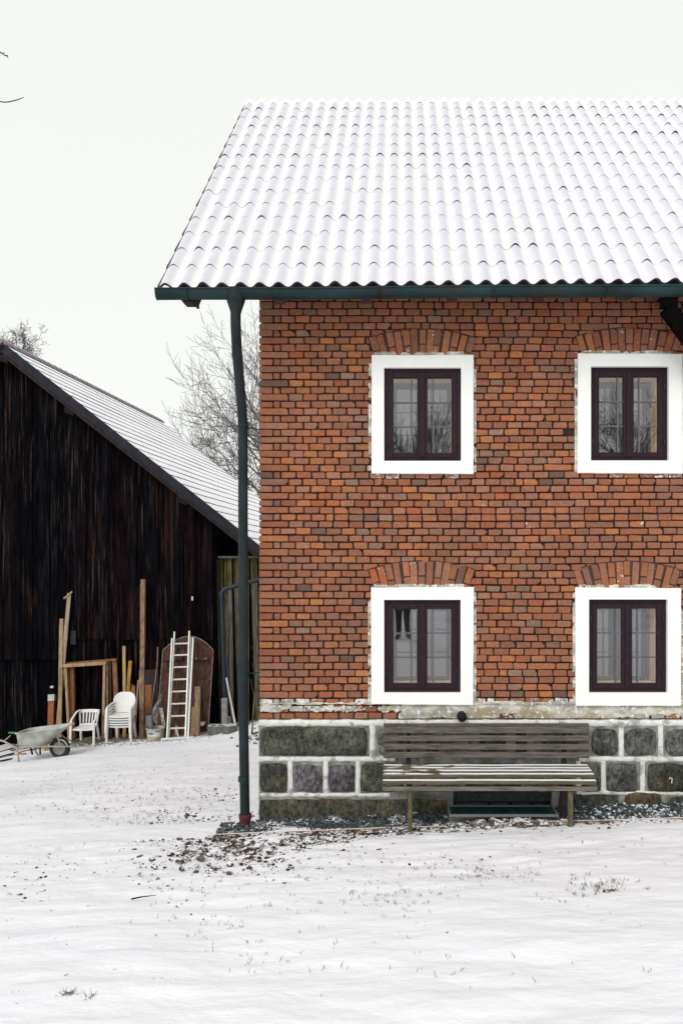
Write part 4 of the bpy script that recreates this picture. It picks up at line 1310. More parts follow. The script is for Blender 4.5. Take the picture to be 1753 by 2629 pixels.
# ------------------------------------------------------------------ things leaning on the barn
def wood(name, c, v=0.3, **k):
    return mat(name, c, 0.85, v, 5, (5, 5, 0.6), bump=0.25, bscale=15, **k)
BEIGE = wood('beige_timber', (0.36, 0.235, 0.13), col2=(0.22, 0.15, 0.09), th=(0.54, 0.66), s2=3, st2=(3, 3, 0.6))
GREYB = wood('grey_timber', (0.30, 0.25, 0.19))
RUST = wood('rusty_red_timber', (0.26, 0.085, 0.04))
TAN = wood('tan_timber', (0.34, 0.22, 0.13))
REDBR = wood('red_brown_timber', (0.22, 0.095, 0.045))
YELL = wood('honey_timber', (0.36, 0.20, 0.045))
PALE = wood('pale_yellow_timber', (0.40, 0.27, 0.13))
BROWN = wood('dark_brown_wood', (0.065, 0.032, 0.024), 0.5)
PANEL = wood('dim_panel', (0.045, 0.03, 0.033), 0.3)
ORANGE = wood('orange_brown_timber', (0.30, 0.125, 0.055))
STUD = wood('old_stud', (0.24, 0.15, 0.09), 0.4, col2=(0.14, 0.09, 0.065), th=(0.5, 0.64), s2=6)
METALW = mat('white_metal', (0.6, 0.6, 0.62), 0.5, 0.1)
def wall_y(x): return 18.2 - 0.0717 * (x - BX)
def lean(name, label, cat, top, bot, wpx, th, m_, off=0.05, off_b=0.0, extra=None, w2=None, group=None, side=(1, 0, 0)):
    """a board from a foot on the ground to a top resting near the barn wall"""
    db = min(hit(*bot) + off_b, wall_y((bot[0] - CX) * 17.8 / F) - 0.28 - off)
    pb = P(bot[0], bot[1], db)
    pb.z = ground(pb.x, pb.y) - 0.012
    dt = wall_y(P(top[0], 0, 17.9).x) - off
    pt = P(top[0], top[1], dt)
    q = MB()
    q.beam(pb, pt, wpx * db / F, th, side, w2=None if w2 is None else w2 * db / F)
    if extra is None:
        o = q.build(name, m_, bevel=0.004)
        return tag(o, label, cat, group), pb, pt
    t = thing(name, label, cat, pb, 0, group)
    q.build('board', m_, t, bevel=0.004)
    return t, pb, pt

lean('timber_plank', 'tall straight beige plank leaning on the barn behind the wheelbarrow tray', 'plank', (158, 1589), (153, 1905), 10, 0.04, BEIGE, 0.10)
t, pb, pt = lean('timber_plank', 'taller grey plank with a splint nailed across its top, tilting behind the beige plank', 'plank', (178, 1523), (145, 1900), 10, 0.03, GREYB, 0.04, extra=1)
q = MB(); q.beam(P(164, 1537, pt.y - 0.03), P(185, 1519, pt.y - 0.03), 0.035, 0.02, (0.7, 0, 0.7)); q.build('splint', PALE, t)
t, pb, pt = lean('wrapped_post', 'rust red square post with a silvery wrapped top standing left of the planks', 'post', (134, 1785), (130, 1895), 15, 0.11, RUST, 0.12, extra=1)
ax = (pt - pb).normalized()
q = MB(); q.beam(pt - ax * 0.14, pt + ax * 0.01, 16.5 * 17.6 / F, 0.125); q.build('wrapping', mat('silver_foil', (0.45, 0.44, 0.44), 0.5, 0.3, 30, bump=0.6), t)

def door_frame(name, label, cnr, th, m1, m2, d_off, bar=None):
    """an empty door frame: left foot, left top, right top, right foot in photo pixels"""
    (lb, lt, rt_, rb_), w = cnr, th
    db = min(hit(*lb), wall_y((lb[0] - CX) * 17.8 / F) - 0.3 - d_off); p0 = P(*lb, db); p0.z = ground(p0.x, p0.y) - 0.01
    d2 = min(hit(*rb_), wall_y((rb_[0] - CX) * 17.8 / F) - 0.3 - d_off); p3 = P(*rb_, d2); p3.z = ground(p3.x, p3.y) - 0.01
    y1 = wall_y(p0.x) - d_off; y2 = wall_y(p3.x) - d_off
    p1, p2 = P(*lt, y1), P(*rt_, y2)
    t = thing(name, label, 'door frame', p0)
    q = MB(); q.beam(p0, p1, w[0], w[1]); q.build('stile', m1, t, bevel=0.004)
    q = MB(); q.beam(p3, p2, w[0], w[1]); q.build('stile', m1, t, bevel=0.004)
    ex = (p2 - p1).normalized()
    q = MB(); q.beam(p1 - ex * 0.10 + Vector((0, -0.02, 0)), p2 + ex * 0.06 + Vector((0, -0.02, 0)), w[2], w[1] + 0.03, (0, 0, 1)); q.build('head', m2, t, bevel=0.004)
    return t
door_frame('door_frame', 'front beige door frame of rough squared timber leaning on the barn behind chairs', ((180, 1908), (170, 1709), (270, 1702), (266, 1900)), (0.058, 0.12, 0.075), TAN, BEIGE, 0.16)
door_frame('door_frame', 'red brown door frame behind the beige one, its wide right post showing', ((188, 1890), (186, 1703), (295, 1694), (303, 1890)), (0.10, 0.09, 0.055), REDBR, REDBR, 0.05)
lean('timber_plank', 'narrow dark stud between the two door frames on their right side', 'plank', (276, 1700), (276, 1896), 7, 0.09, STUD, 0.13)
lean('timber_plank', 'thin edge on board standing right of the beige frame', 'plank', (284.5, 1694), (287, 1893), 4, 0.12, BROWN, 0.10)
lean('timber_plank', 'slim pale yellow batten rising behind the chair stack', 'batten', (318.5, 1659), (320, 1893), 8, 0.03, PALE, 0.06)
lean('timber_plank', 'honey coloured board tilting right behind the chair stack', 'board', (335, 1697), (318, 1890), 9, 0.03, YELL, 0.05)
t, pb, pt = lean('broken_board', 'short reddish board with a splintered top right of the chair stack', 'board', (340, 1762), (341, 1885), 15, 0.04, ORANGE, 0.07, extra=1)
q = MB()
for i in range(6):
    xx = pt.x - 0.055 + 0.022 * i
    q.tube([(xx, pt.y, pt.z - 0.02), (xx + 0.004, pt.y, pt.z + tg.uniform(0.0, 0.05) + 0.05 * (i < 3))], [0.012, 0.004], 5)
q.build('splintered_end', GREYB, t)
lean('timber_stick', 'pale splinter stick leaning over the broken reddish board', 'stick', (355, 1746), (346, 1880), 4, 0.02, GREYB, 0.05)
lean('timber_plank', 'tallest square stud right of the chair stack, weathered tan', 'stud', (368, 1488), (364, 1898), 11.5, 0.09, STUD, 0.14)
lean('timber_plank', 'thin lath pressed against the left of the tallest stud', 'lath', (362, 1500), (361, 1893), 3.5, 0.02, BEIGE, 0.09)
lean('timber_board', 'wide orange brown board behind the tallest stud and above the bucket', 'board', (379, 1759), (374, 1893), 24, 0.03, ORANGE, 0.09)
lean('wall_panel', 'dim brown sheet of panelling behind the orange board left of the arched door', 'panel', (384, 1720), (384, 1887), 47, 0.02, PANEL, 0.02)
lean('timber_batten', 'pale narrow batten at the left edge of the dim panel', 'batten', (359.5, 1722), (360, 1888), 4, 0.03, GREYB, 0.05)
q = MB()
a = P(405, 1662, wall_y(-5.6) - 0.05); dq = hit(386, 1896)
q.tube([a, P(404, 1700, 17.8), P(399, 1745, 17.7), P(391, 1800, 17.6), P(386, 1846, 17.5)], 0.012, 6)
tag(q.build('thin_cane', GREYB, smooth=True), 'thin bent cane rising from the bucket to the arched door', 'cane')

# arched door
db = min(hit(475, 1887), wall_y(-5) - 0.42)
pl_, pr_ = P(408, 1887, db + 0.22), P(540, 1887, db + 0.22)
wd = pr_.x - pl_.x
zb = ground((pl_.x + pr_.x) / 2, db) - 0.05
mid = (pl_.x + pr_.x) / 2
ztop = P(475, 1633, 17.85).z
zsh = P(475, 1668, 17.85).z
arch = thing('arched_door', 'old dark brown arched plank door leaning on the barn behind the ladder', 'door', (mid, db, zb))
tl = math.atan2(wall_y(mid) - 0.08 - db, ztop - zb)
def AD(x, y, z):          # door plane to world: leaning back by tl
    return Vector((mid + x, db + y * math.cos(tl) + z * math.sin(tl), zb + z * math.cos(tl) - y * math.sin(tl)))
H = (ztop - zb) / math.cos(tl); HS = (zsh - zb) / math.cos(tl)
def atop(x):
    t = min(1, abs(x) / (wd / 2))
    return HS + (H - HS) * (1 - t ** 2.0)
q = MB()
nb = 7
dr = random.Random(31)
for i in range(nb):
    x0_, x1_ = -wd / 2 + wd * i / nb + 0.003, -wd / 2 + wd * (i + 1) / nb - 0.003
    of = dr.uniform(0, 0.008)
    m_ = 5
    vs, fs = [], []
    for j in range(m_ + 1):
        x = x0_ + (x1_ - x0_) * j / m_
        vs += [AD(x, of, 0), AD(x, of, atop(x)), AD(x, of + 0.03, atop(x)), AD(x, of + 0.03, 0)]
    for j in range(m_):
        for k in range(4): fs.append((j * 4 + k, (j + 1) * 4 + k, (j + 1) * 4 + (k + 1) % 4, j * 4 + (k + 1) % 4))
    fs += [(0, 1, 2, 3), (m_ * 4 + 3, m_ * 4 + 2, m_ * 4 + 1, m_ * 4)]
    q.add(vs, fs)
q.build('door_leaf', wood('old_oxblood_wood', (0.058, 0.026, 0.018), 0.75, col2=(0.085, 0.05, 0.036), th=(0.54, 0.70), s2=4, st2=(6, 6, 0.5)), arch)
q = MB()
vs = []
m_ = 30
for j in range(m_ + 1):
    x = -wd / 2 + wd * j / m_
    vs += [AD(x, -0.004, atop(x) - 0.02), AD(x, -0.004, atop(x) + 0.006), AD(x, 0.034, atop(x) + 0.006), AD(x, 0.034, atop(x) - 0.02)]
q.add(vs, [(j * 4 + k, (j + 1) * 4 + k, (j + 1) * 4 + (k + 1) % 4, j * 4 + (k + 1) % 4) for j in range(m_) for k in range(4)])
for sx in (-1, 1): q.beam(AD(sx * (wd / 2 - 0.004), 0.01, 0), AD(sx * (wd / 2 - 0.004), 0.01, HS), 0.018, 0.04)
q.build('worn_edge', mat('frosty_worn_edge', (0.19, 0.15, 0.14), 0.9, 0.5, 12), arch)
for sx0, sx1 in ((-0.56, -0.1), (0.18, 0.50)):
    q = MB(); q.beam(AD(sx0, -0.035, H * 0.765), AD(sx1, -0.035, H * 0.77), 0.085, 0.05, (0, 0, 1)); q.build('batten', BROWN, arch, bevel=0.01)
BOLT = mat('pale_bolt', (0.4, 0.37, 0.34), 0.5)
for x in (0.22, 0.43):
    q = MB(); q.lathe([(0.0, 0.0), (0.018, 0.0), (0.014, 0.012), (0, 0.014)], AD(x, -0.065, H * 0.768), 10, Matrix.Rotation(R(90), 3, 'X')); q.build('bolt', BOLT, arch)
q = MB(); q.span(mid + 0.34, mid + 0.50, db - 0.10, db + 0.10, P(0, 1853, 17.6).z, P(0, 1847, 17.6).z)
tag(q.build('snowy_ledge', SNOW), 'small snow covered ledge piece at the foot of the arched door', 'ledge')

# ladder
ALU = mat('pale_aluminium_rail', (0.66, 0.66, 0.65), 0.45, 0.08, 10, metallic=0.2, spec=0.5)
lb0 = P(448, 1900, hit(448, 1901))
lad = thing('extension_ladder', 'pale aluminium extension ladder leaning on the arched door', 'ladder', lb0)
DB, DT = lb0.y, wall_y(-5.3) - 0.16
def LP(px, py, dd=0.0):
    t = (1900 - py) / (1900 - 1620.0)
    return P(px, py, DB + (DT - DB) * t + dd)
for name_, (tx, ty), (bx, by), w, dd in (('rail', (448.5, 1623), (433, 1900), 3.3, 0.0), ('rail', (486.5, 1621), (476, 1899), 3.6, 0.0),
                                   ('rail', (442, 1640), (429, 1899), 3.2, -0.06), ('rail', (496.5, 1638), (483, 1898), 3.2, -0.06), ('rail', (491.5, 1636), (480, 1898), 1.8, 0.05)):
    q = MB(); q.beam(LP(bx, by, dd), LP(tx, ty, dd), w * 17.6 / F, 0.06); q.build(name_, ALU, lad, bevel=0.004)
for py in (1652.5, 1682, 1713, 1744.5, 1775.5, 1807, 1838.5, 1870):
    t = (py - 1622) / 278
    q = MB(); q.beam(LP(449 - 15.5 * t, py + 0.8), LP(487 - 11 * t, py - 0.8), 0.034, 0.035, (0, 0, 1)); q.build('rung', ALU, lad, bevel=0.005)
q = MB(); q.beam(LP(414, 1901, -0.05) + Vector((0, 0, 0.02)), LP(497, 1896, -0.05) + Vector((0, 0, 0.02)), 0.045, 0.06, (0, 0, 1)); q.build('foot_bar', ALU, lad, bevel=0.005)

lean('timber_plank', 'short tan board with a reddened top right of the ladder', 'board', (506, 1764), (504, 1890), 12, 0.05, BEIGE, 0.40)
lean('timber_plank', 'shorter tan board tucked between the ladder and the reddened board', 'board', (499, 1810), (494, 1892), 11, 0.04, TAN, 0.42)
lean('timber_plank', 'grey edge board standing just right of the reddened board', 'board', (513.5, 1766), (511, 1888), 3, 0.08, GREYB, 0.38)
lean('metal_strut', 'thin white strut leaning behind the lower rungs of the ladder', 'strut', (445, 1845), (458, 1892), 4, 0.02, METALW, 0.35)
lean('timber_board', 'grey board standing behind the lower ladder rungs', 'board', (456, 1815), (453, 1890), 10, 0.03, GREYB, 0.34)
# round tan board behind the ladder
q = MB(); pc_ = P(424, 1838, 17.38)
q.lathe([(0.0, 0.012), (0.27, 0.012), (0.28, 0.0), (0.27, -0.012), (0.0, -0.012)], pc_, 32, Matrix.Rotation(R(80), 3, 'X'))
tag(q.build('round_board', wood('tan_round', (0.25, 0.16, 0.09)), smooth=True, auto=40), 'round tan board leaning behind the left rail of the ladder', 'round board')

# bucket with label, pipe in it, plastic sheet
bd = hit(399, 1902); bp_ = P(399, 1902, bd); bp_.z = ground(bp_.x, bp_.y) - 0.01
bkt = thing('paint_bucket', 'grubby white plastic bucket with a faded blue label beside the ladder', 'bucket', bp_)
q = MB()
q.lathe([(0.0, 0.005), (0.155, 0.0), (0.165, 0.02), (0.19, 0.27), (0.205, 0.272), (0.207, 0.30), (0.195, 0.30), (0.18, 0.27), (0.155, 0.02), (0, 0.02)], bp_, 32)
q.build('tub', mat('grubby_white_plastic', (0.42, 0.41, 0.36), 0.55, 0.25, 8, col2=(0.28, 0.26, 0.2), th=(0.5, 0.65), s2=5), bkt, smooth=True, auto=40)
def on_tub(a0, a1, z0, z1, m_, name, ex=0.002):
    q = MB()
    def fn(u, v):
        z = z0 + (z1 - z0) * v; r_ = 0.165 + (z - 0.02) * 0.1 + ex; a = R(a0 + (a1 - a0) * u)
        return (bp_.x + r_ * math.sin(a), bp_.y - r_ * math.cos(a), bp_.z + z)
    q.grid(fn, 12, 2)
    return q.build(name, m_, bkt, smooth=True)
on_tub(-45, 52, 0.115, 0.245, mat('label_white', (0.58, 0.60, 0.60), 0.6), 'label')
on_tub(-43, 50, 0.112, 0.135, mat('label_yellow', (0.55, 0.42, 0.14), 0.6), 'label_stripe', 0.004)
tq = random.Random(3)
q = MB()
for a0, a1, z0, z1 in ((-42, -34, 0.225, 0.24), (-39, -37, 0.17, 0.226), (-33, -28, 0.175, 0.215), (-26, -21, 0.178, 0.218), (-20, -14, 0.175, 0.212), (-12, -8, 0.175, 0.235), (-6, -2, 0.175, 0.235), (1, 8, 0.178, 0.215), (14, 44, 0.225, 0.242)):
    def fn(u, v, a0=a0, a1=a1, z0=z0, z1=z1):
        z = z0 + (z1 - z0) * v; r_ = 0.165 + (z - 0.02) * 0.1 + 0.004; a = R(a0 + (a1 - a0) * u)
        return (bp_.x + r_ * math.sin(a), bp_.y - r_ * math.cos(a), bp_.z + z)
    q.grid(fn, 3, 2)
q.build('label_lettering', mat('label_teal', (0.02, 0.15, 0.22), 0.6), bkt)
q = MB(); q.tube([P(388, 1880, bd + 0.02), P(386, 1837, bd + 0.06)], 0.052, 16); q.tube([P(379, 1865, bd + 0.05), P(378, 1838, bd + 0.08)], 0.03, 12)
tag(q.build('grey_pipe', mat('grey_pvc', (0.16, 0.17, 0.185), 0.5, 0.1), smooth=True, auto=40), 'grey plastic pipe offcut standing in the white bucket', 'pipe')
q = MB()
def foil(u, v):
    cx_ = [(411, 1783), (409, 1800), (397, 1822), (395, 1842), (404, 1860), (415, 1876)]
    k = v * 5; i = min(4, int(k)); f_ = k - i
    x = cx_[i][0] * (1 - f_) + cx_[i + 1][0] * f_; y = cx_[i][1] * (1 - f_) + cx_[i + 1][1] * f_
    w = 3 + 4.5 * math.sin(math.pi * min(1, v * 1.1)) ** 0.7
    p = P(x + (u - 0.5) * 2 * w, y, 17.36)
    p.y += 0.06 * nz(u * 4, v * 7) + 0.05 * (abs(u - 0.5) * 2) ** 2 
    return p
q.grid(foil, 14, 26)
fo = q.build('plastic_sheet', mat('silver_plastic', (0.22, 0.22, 0.26), 0.3, 0.4, 10, spec=0.6), smooth=True)
so = fo.modifiers.new('thickness', 'SOLIDIFY'); so.thickness = 0.004
tag(fo, 'crumpled silvery plastic sheet hanging behind the bucket', 'plastic sheet')
# crumpled wrap on the round board
q = MB()
def wrap(u, v):
    p = P(413 + 11 * v + 9 * (u - 0.5), 1818 + 62 * v, 17.29)
    p.y += 0.05 * nz(u * 5, v * 9, 4)
    return p
q.grid(wrap, 8, 22)
fo = q.build('plastic_wrap', mat('clear_wrap', (0.42, 0.40, 0.38), 0.35, 0.4, 12, (1, 1, 3), spec=0.6), smooth=True)
fo.modifiers.new('thickness', 'SOLIDIFY').thickness = 0.004
tag(fo, 'wrinkled clear plastic wrap draped on the round tan board', 'plastic wrap')

# hollow concrete blocks
CONC = mat('grey_concrete_block', (0.13, 0.135, 0.125), 0.95, 0.3, 14, bump=0.4, bscale=50, snow=0.72)
hb = hit(565, 1885)
def hollow_block(px, py, L, rz, label):
    d = hit(px, py) + 0.1; p = P(px, py, d); p.z = ground(p.x, p.y) - 0.03
    t = thing('hollow_block', label, 'concrete block', p, rz)
    q = MB()
    W, Hh, w = 0.24, 0.20, 0.035
    q.span(-L / 2, L / 2, -W / 2, -W / 2 + w, 0, Hh); q.span(-L / 2, L / 2, W / 2 - w, W / 2, 0, Hh)
    for k in range(4):
        x = -L / 2 + w / 2 + (L - w) * k / 3
        q.span(x - w / 2, x + w / 2, -W / 2 + w, W / 2 - w, 0, Hh - 0.004)
    q.build('block', CONC, t, world_space=False, bevel=0.006)
hollow_block(566, 1884, 0.50, R(-2), 'snow topped hollow concrete block right of the arched door')
hollow_block(590, 1884, 0.22, R(40), 'short hollow block turned end on beside the longer snow topped block')
t, pb, pt = lean('concrete_slab', 'pale grey narrow slab standing upright below the drainpipe', 'slab', (576, 1793), (577, 1868), 15, 0.05, mat('pale_slab', (0.22, 0.22, 0.215), 0.9, 0.2, 9), 0.55)
lean('painted_stick', 'off white stick leaning right of the grey slab below the drainpipe', 'stick', (581, 1741), (607, 1876), 5, 0.03, mat('off_white_paint', (0.5, 0.49, 0.46), 0.8, 0.2), 0.25)
q = MB()
pq = P(592, 1868, 17.25)
q.add([pq + Vector(v_) for v_ in ((-0.13, 0, -0.2), (0.17, 0, -0.22), (0.15, 0, 0.02), (0.0, 0, 0.06), (-0.02, 0, 0.24), (-0.12, 0, 0.26), (-0.13, 0.06, -0.2), (0.17, 0.06, -0.22), (0.15, 0.06, 0.02), (0.0, 0.06, 0.06), (-0.02, 0.06, 0.24), (-0.12, 0.06, 0.26))],
      [(0, 1, 2, 3, 4, 5), (11, 10, 9, 8, 7, 6)] + [(i, 6 + i, 6 + (i + 1) % 6, (i + 1) % 6) for i in range(6)])
tag(q.build('cracked_sheet', mat('broken_white_panel', (0.5, 0.5, 0.5), 0.8, 0.2), bevel=0.01), 'broken whitish panel with a notched top beside the grey slab', 'panel')

# white plastic chairs -------------------------------------------------
PLA = mat('white_garden_plastic', (0.78, 0.775, 0.76), 0.42, 0.05, 5, spec=0.4)
def chair(label, group, low):
    t = thing('plastic_chair', label, 'chair', (0, 0, 0), 0, group)
    sh = 0.41
    def bl(name, q, **k): return q.build(name, PLA, t, world_space=False, smooth=True, **k)
    q = MB()
    def seat(u, v):
        x = (u - 0.5) * (0.50 - 0.10 * v); y = -0.26 + 0.47 * v
        e = abs(2 * u - 1)
        z = sh - 0.012 * (1 - e ** 2) * (1 - (2 * v - 1) ** 4) - 0.028 * max(0, 1 - v * 7) ** 1.5 + 0.012 * e ** 3
        return (x, y, z)
    q.grid(seat, 14, 14)
    o = bl('seat', q); o.modifiers.new('thick', 'SOLIDIFY').thickness = 0.022
    bh = 0.40 if low else 0.50
    q = MB()
    def half(v): return (0.215 + 0.05 * v) if low else (0.185 + 0.085 * min(1, v * 1.7)) * (1 if v < 0.55 else max(0.0, 1 - ((v - 0.55) / 0.47) ** 2.6) ** 0.42)
    def back(u, v):
        s_ = 2 * u - 1; z = sh + 0.005 + bh * v
        w = half(v)
        return (s_ * w, 0.20 + 0.11 * v - 0.07 * (s_ * w / 0.26) ** 2, z)
    if low:
        def part(u0, u1, v0, v1, nu, nv_): q.grid(lambda a, b: back(u0 + (u1 - u0) * a, v0 + (v1 - v0) * b), nu, nv_)
        part(0, 1, 0.80, 1.0, 20, 4); part(0, 1, 0.0, 0.13, 20, 3)
        for k in range(7):
            c0 = 0.04 + 0.92 * k / 6
            part(c0 - 0.037, c0 + 0.037, 0.13, 0.80, 2, 6)
    else:
        q.grid(back, 22, 22)
    o = bl('backrest', q); o.modifiers.new('thick', 'SOLIDIFY').thickness = 0.018
    for sx in (-1, 1):
        q = MB()
        za = sh + (0.37 if low else 0.24)
        pa = [(sx * 0.235, 0.235 if low else 0.20, za + 0.03), (sx * 0.275, 0.14, za + 0.015), (sx * 0.295, 0.0, za - 0.015 - 0.05 * low), (sx * 0.298, -0.14, za - 0.035 - 0.08 * low), (sx * 0.292, -0.225, za - 0.06 - 0.09 * low), (sx * 0.285, -0.265, za - 0.11 - 0.10 * low)]
        # rounded polyline
        pts = []
        for a, b in zip(pa, pa[1:]):
            for k in range(4): pts.append(Vector(a).lerp(Vector(b), k / 4))
        pts.append(Vector(pa[-1]))
        for _ in range(2): pts = [pts[0]] + [(pts[i - 1] + pts[i] * 2 + pts[i + 1]) / 4 for i in range(1, len(pts) - 1)] + [pts[-1]]
        q.tube(pts, 0.028, 10, flat=0.6)
        bl('armrest', q)
        q = MB()
        zt_ = za - 0.10 - 0.10 * low
        q.beam((sx * 0.295, -0.297, 0), (sx * 0.284, -0.262, zt_ + 0.02), 0.056, 0.042, (1, 0, 0), w2=0.062)
        q.beam((sx * 0.285, -0.27, sh - 0.03), (sx * 0.235, -0.20, sh - 0.005), 0.05, 0.03, (0, 1, 0))
        q.build('leg', PLA, t, world_space=False, bevel=0.012)
        q = MB()
        q.beam((sx * 0.235, 0.30, 0), (sx * 0.205, 0.195, sh + 0.03), 0.05, 0.04, (1, 0, 0), w2=0.065)
        q.build('leg', PLA, t, world_space=False, bevel=0.012)
    return t
def place(t, px, py, dz=0, dy=0, dx=0, rz=0):
    d = min(hit(px, py) + 0.3, wall_y((px - CX) * 17.6 / F) - 0.72); x = (px - CX) * d / F
    t.location = (x + dx, d + dy, ground(x, d) + dz)
    t.rotation_euler.z = rz
c1 = chair('single low backed white plastic chair with slatted back beside the wheelbarrow', None, True)
place(c1, 221, 1917, 0.03, rz=R(3)); c1.scale = (0.87, 0.87, 0.87)
grp = 'stacked white plastic chairs'
base = chair('bottom chair of the white plastic stack, the one standing on the ground', grp, False)
place(base, 315, 1909, 0.02, rz=R(2)); base.scale = (0.9, 0.9, 0.9)
labels = ['second chair from the bottom of the white plastic stack', 'middle chair of the five in the white plastic stack', 'second chair from the top of the white plastic stack', 'topmost white plastic chair of the stack, its whole rounded back showing']
for k in range(4):
    c_ = copy_tree(base)
    c_.location = base.location + Vector((0.002 * (-1) ** k, -0.012 * (k + 1), 0.056 * (k + 1)))
    c_.rotation_euler.z = R(2 + (0.6, -0.5, 0.4, -0.3)[k])
    c_['label'] = labels[k]

# wheelbarrow -----------------------------------------------------------
wd_ = hit(100, 1950)
wp = P(95.7, 1949, wd_ + 0.15); wp.z = ground(wp.x, wp.y)
wb = thing('wheelbarrow', 'grey galvanised wheelbarrow with green handle grips standing by the barn', 'wheelbarrow', wp, R(-4))
GALV = mat('galvanised_tray', (0.43, 0.44, 0.40), 0.55, 0.25, 5, bump=0.08, bscale=20, spec=0.4, col2=(0.32, 0.33, 0.30), th=(0.5, 0.65), s2=3)
def W(zx, zy, y): return Vector(((zx - 750) * 0.00109, y, (860 - zy) * 0.00109 + 0.0))
def wbuild(name, q, m_, par=wb, smooth=True, **k): return q.build(name, m_, par, world_space=False, smooth=smooth, **k)
q = MB()
def outline(xb, xf, hw_b, hw_f, zb_, zf_, rad, n_=40):
    pts = []
    for i in range(n_):
        a = 2 * math.pi * i / n_
        ca, sa = math.cos(a), math.sin(a)
        e = 0.35
        ux = math.copysign(abs(ca) ** e, ca); uy = math.copysign(abs(sa) ** e, sa)
        t = (ux + 1) / 2
        pts.append(Vector((xb + (xf - xb) * t, uy * (hw_b + (hw_f - hw_b) * t), zb_ + (zf_ - zb_) * t)))
    return pts
lo = outline(-0.29, 0.13, 0.19, 0.17, 0.285, 0.285, .1)
l1 = outline(-0.315, 0.20, 0.215, 0.20, 0.315, 0.33, .1)
hi = outline(-0.335, 0.66, 0.285, 0.27, 0.55, 0.68, .1)
ho = outline(-0.355, 0.69, 0.30, 0.285, 0.555, 0.695, .1)
lip = outline(-0.36, 0.695, 0.305, 0.29, 0.54, 0.68, .1)
li = outline(-0.28, 0.12, 0.18, 0.16, 0.295, 0.295, .1)
m_ = 40
rings = [lip, ho, hi, l1, lo]
vs = [p for r_ in rings for p in r_]
fs = [(k * m_ + i, k * m_ + (i + 1) % m_, (k + 1) * m_ + (i + 1) % m_, (k + 1) * m_ + i) for k in range(4) for i in range(m_)]
fs.append(tuple(range(4 * m_, 5 * m_)))
q.add(vs, fs)
o = wbuild('tray', q, GALV, auto=50); o.modifiers.new('thick', 'SOLIDIFY').thickness = 0.004
q = MB()
for y, hp in ((-0.27, [(-60, 425), (60, 445), (250, 490), (470, 600), (500, 620), (520, 740), (540, 862)]), (0.27, [(100, 366), (230, 370), (330, 395), (440, 455), (560, 560), (590, 600), (640, 730), (690, 862)])):
    if y > 0: hp = [(a_ - 55, b_ + 75) for a_, b_ in hp]; hp = hp[:-1] + [(hp[-1][0], 862)]
    q.tube([W(a_, b_, y) for a_, b_ in hp], 0.018, 10)
    q.tube([W(500, 605, y * 0.9), W(760, 602, y * 0.7), W(1000, 606, y * 0.45), W(1440, 604, y * 0.38)], 0.016, 10)
    q.tube([W(1180, 430, y * 0.35), W(1215, 480, y * 0.4), W(1260, 600, y * 0.42)], 0.013, 8)
    q.tube([W(1225, 480, y * 0.3), W(1300, 500, y * 0.33), W(1355, 550, y * 0.36), W(1390, 604, y * 0.38)], 0.016, 8)
q.tube([W(1440, 604, -0.10), W(1440, 604, 0.10)], 0.014, 8)
q.tube([W(250, 490, -0.27), W(360, 390, -0.24)], 0.01, 6)
wbuild('tubular_frame', q, mat('grey_tube', (0.36, 0.355, 0.32), 0.5, 0.2, 8, spec=0.4))
for a_, b_ in ((690, 720), (880, 870)):
    q = MB(); q.beam(W(a_, 600, -0.15), W(b_, 760, -0.12), 0.03, 0.02); wbuild('brace', q, DARKWOOD, smooth=False)
for y, sx, sy in ((0.27, -55, 75), (-0.27, -150, 62)):
    q = MB(); q.tube([W(100 + sx, 365 + sy, y), W(232 + sx, 371 + sy, y)], 0.023, 12)
    wbuild('grip', q, mat('green_grip_%s' % ('far' if y > 0 else 'near'), (0.06, 0.16, 0.075), 0.6), auto=40)
rotx = Matrix.Rotation(R(90), 3, 'X')
wc = W(1188, 655, 0)
q = MB(); q.lathe([(0.125, -0.03), (0.145, -0.045), (0.185, -0.05), (0.208, -0.03), (0.214, 0.0), (0.208, 0.03), (0.185, 0.05), (0.145, 0.045), (0.125, 0.03), (0.125, -0.03)], wc, 36, rotx)
ty = wbuild('wheel', q, mat('dark_rubber', (0.022, 0.026, 0.03), 0.75, 0.3, 20, bump=0.3, bscale=60))
q = MB(); q.lathe([(0.0, 0.035), (0.03, 0.035), (0.03, 0.02), (0.095, 0.012), (0.118, 0.038), (0.128, 0.036), (0.128, -0.036), (0.118, -0.038), (0.095, -0.012), (0.03, -0.02), (0.03, -0.035), (0, -0.035)], wc, 32, rotx)
q.tube([wc + Vector((0, -0.11, 0)), wc + Vector((0, 0.11, 0))], 0.01, 8)
wbuild('rim', q, mat('grey_rim', (0.28, 0.265, 0.24), 0.6, 0.2, 9), ty, auto=40)

# boards on the ground at the left
def floor_board(label, a, b, w, th, m_, lift=0.0, name='loose_board'):
    da, db_ = hit(*a), hit(*b)
    pa, pb_ = P(*a, da), P(*b, db_)
    q = MB(); q.beam(pa + Vector((0, 0, lift)), pb_ + Vector((0, 0, lift)), w, th, (0, 1, 0)); tag(q.build(name, m_, bevel=0.004), label, 'board')
SNOWB = wood('snowy_dark_board', (0.03, 0.02, 0.026), snow=0.78)
floor_board('snow dusted dark board on top of the low pile at the left edge', (-60, 1957), (25, 1930), 0.16, 0.035, SNOWB, 0.12)
floor_board('middle snow dusted board of the low pile at the left edge', (-60, 1962), (29, 1938), 0.16, 0.035, SNOWB, 0.06)
floor_board('lowest snow dusted board of the pile at the left edge', (-60, 1966), (27, 1949), 0.16, 0.035, SNOWB, 0.02)
YB_ = wood('fresh_yellow_offcut', (0.42, 0.27, 0.08), snow=0.55)
floor_board('fresh yellow offcut lying under the wheelbarrow tray', (45, 1936), (110, 1920), 0.06, 0.03, YB_, 0.03, 'wood_offcut')
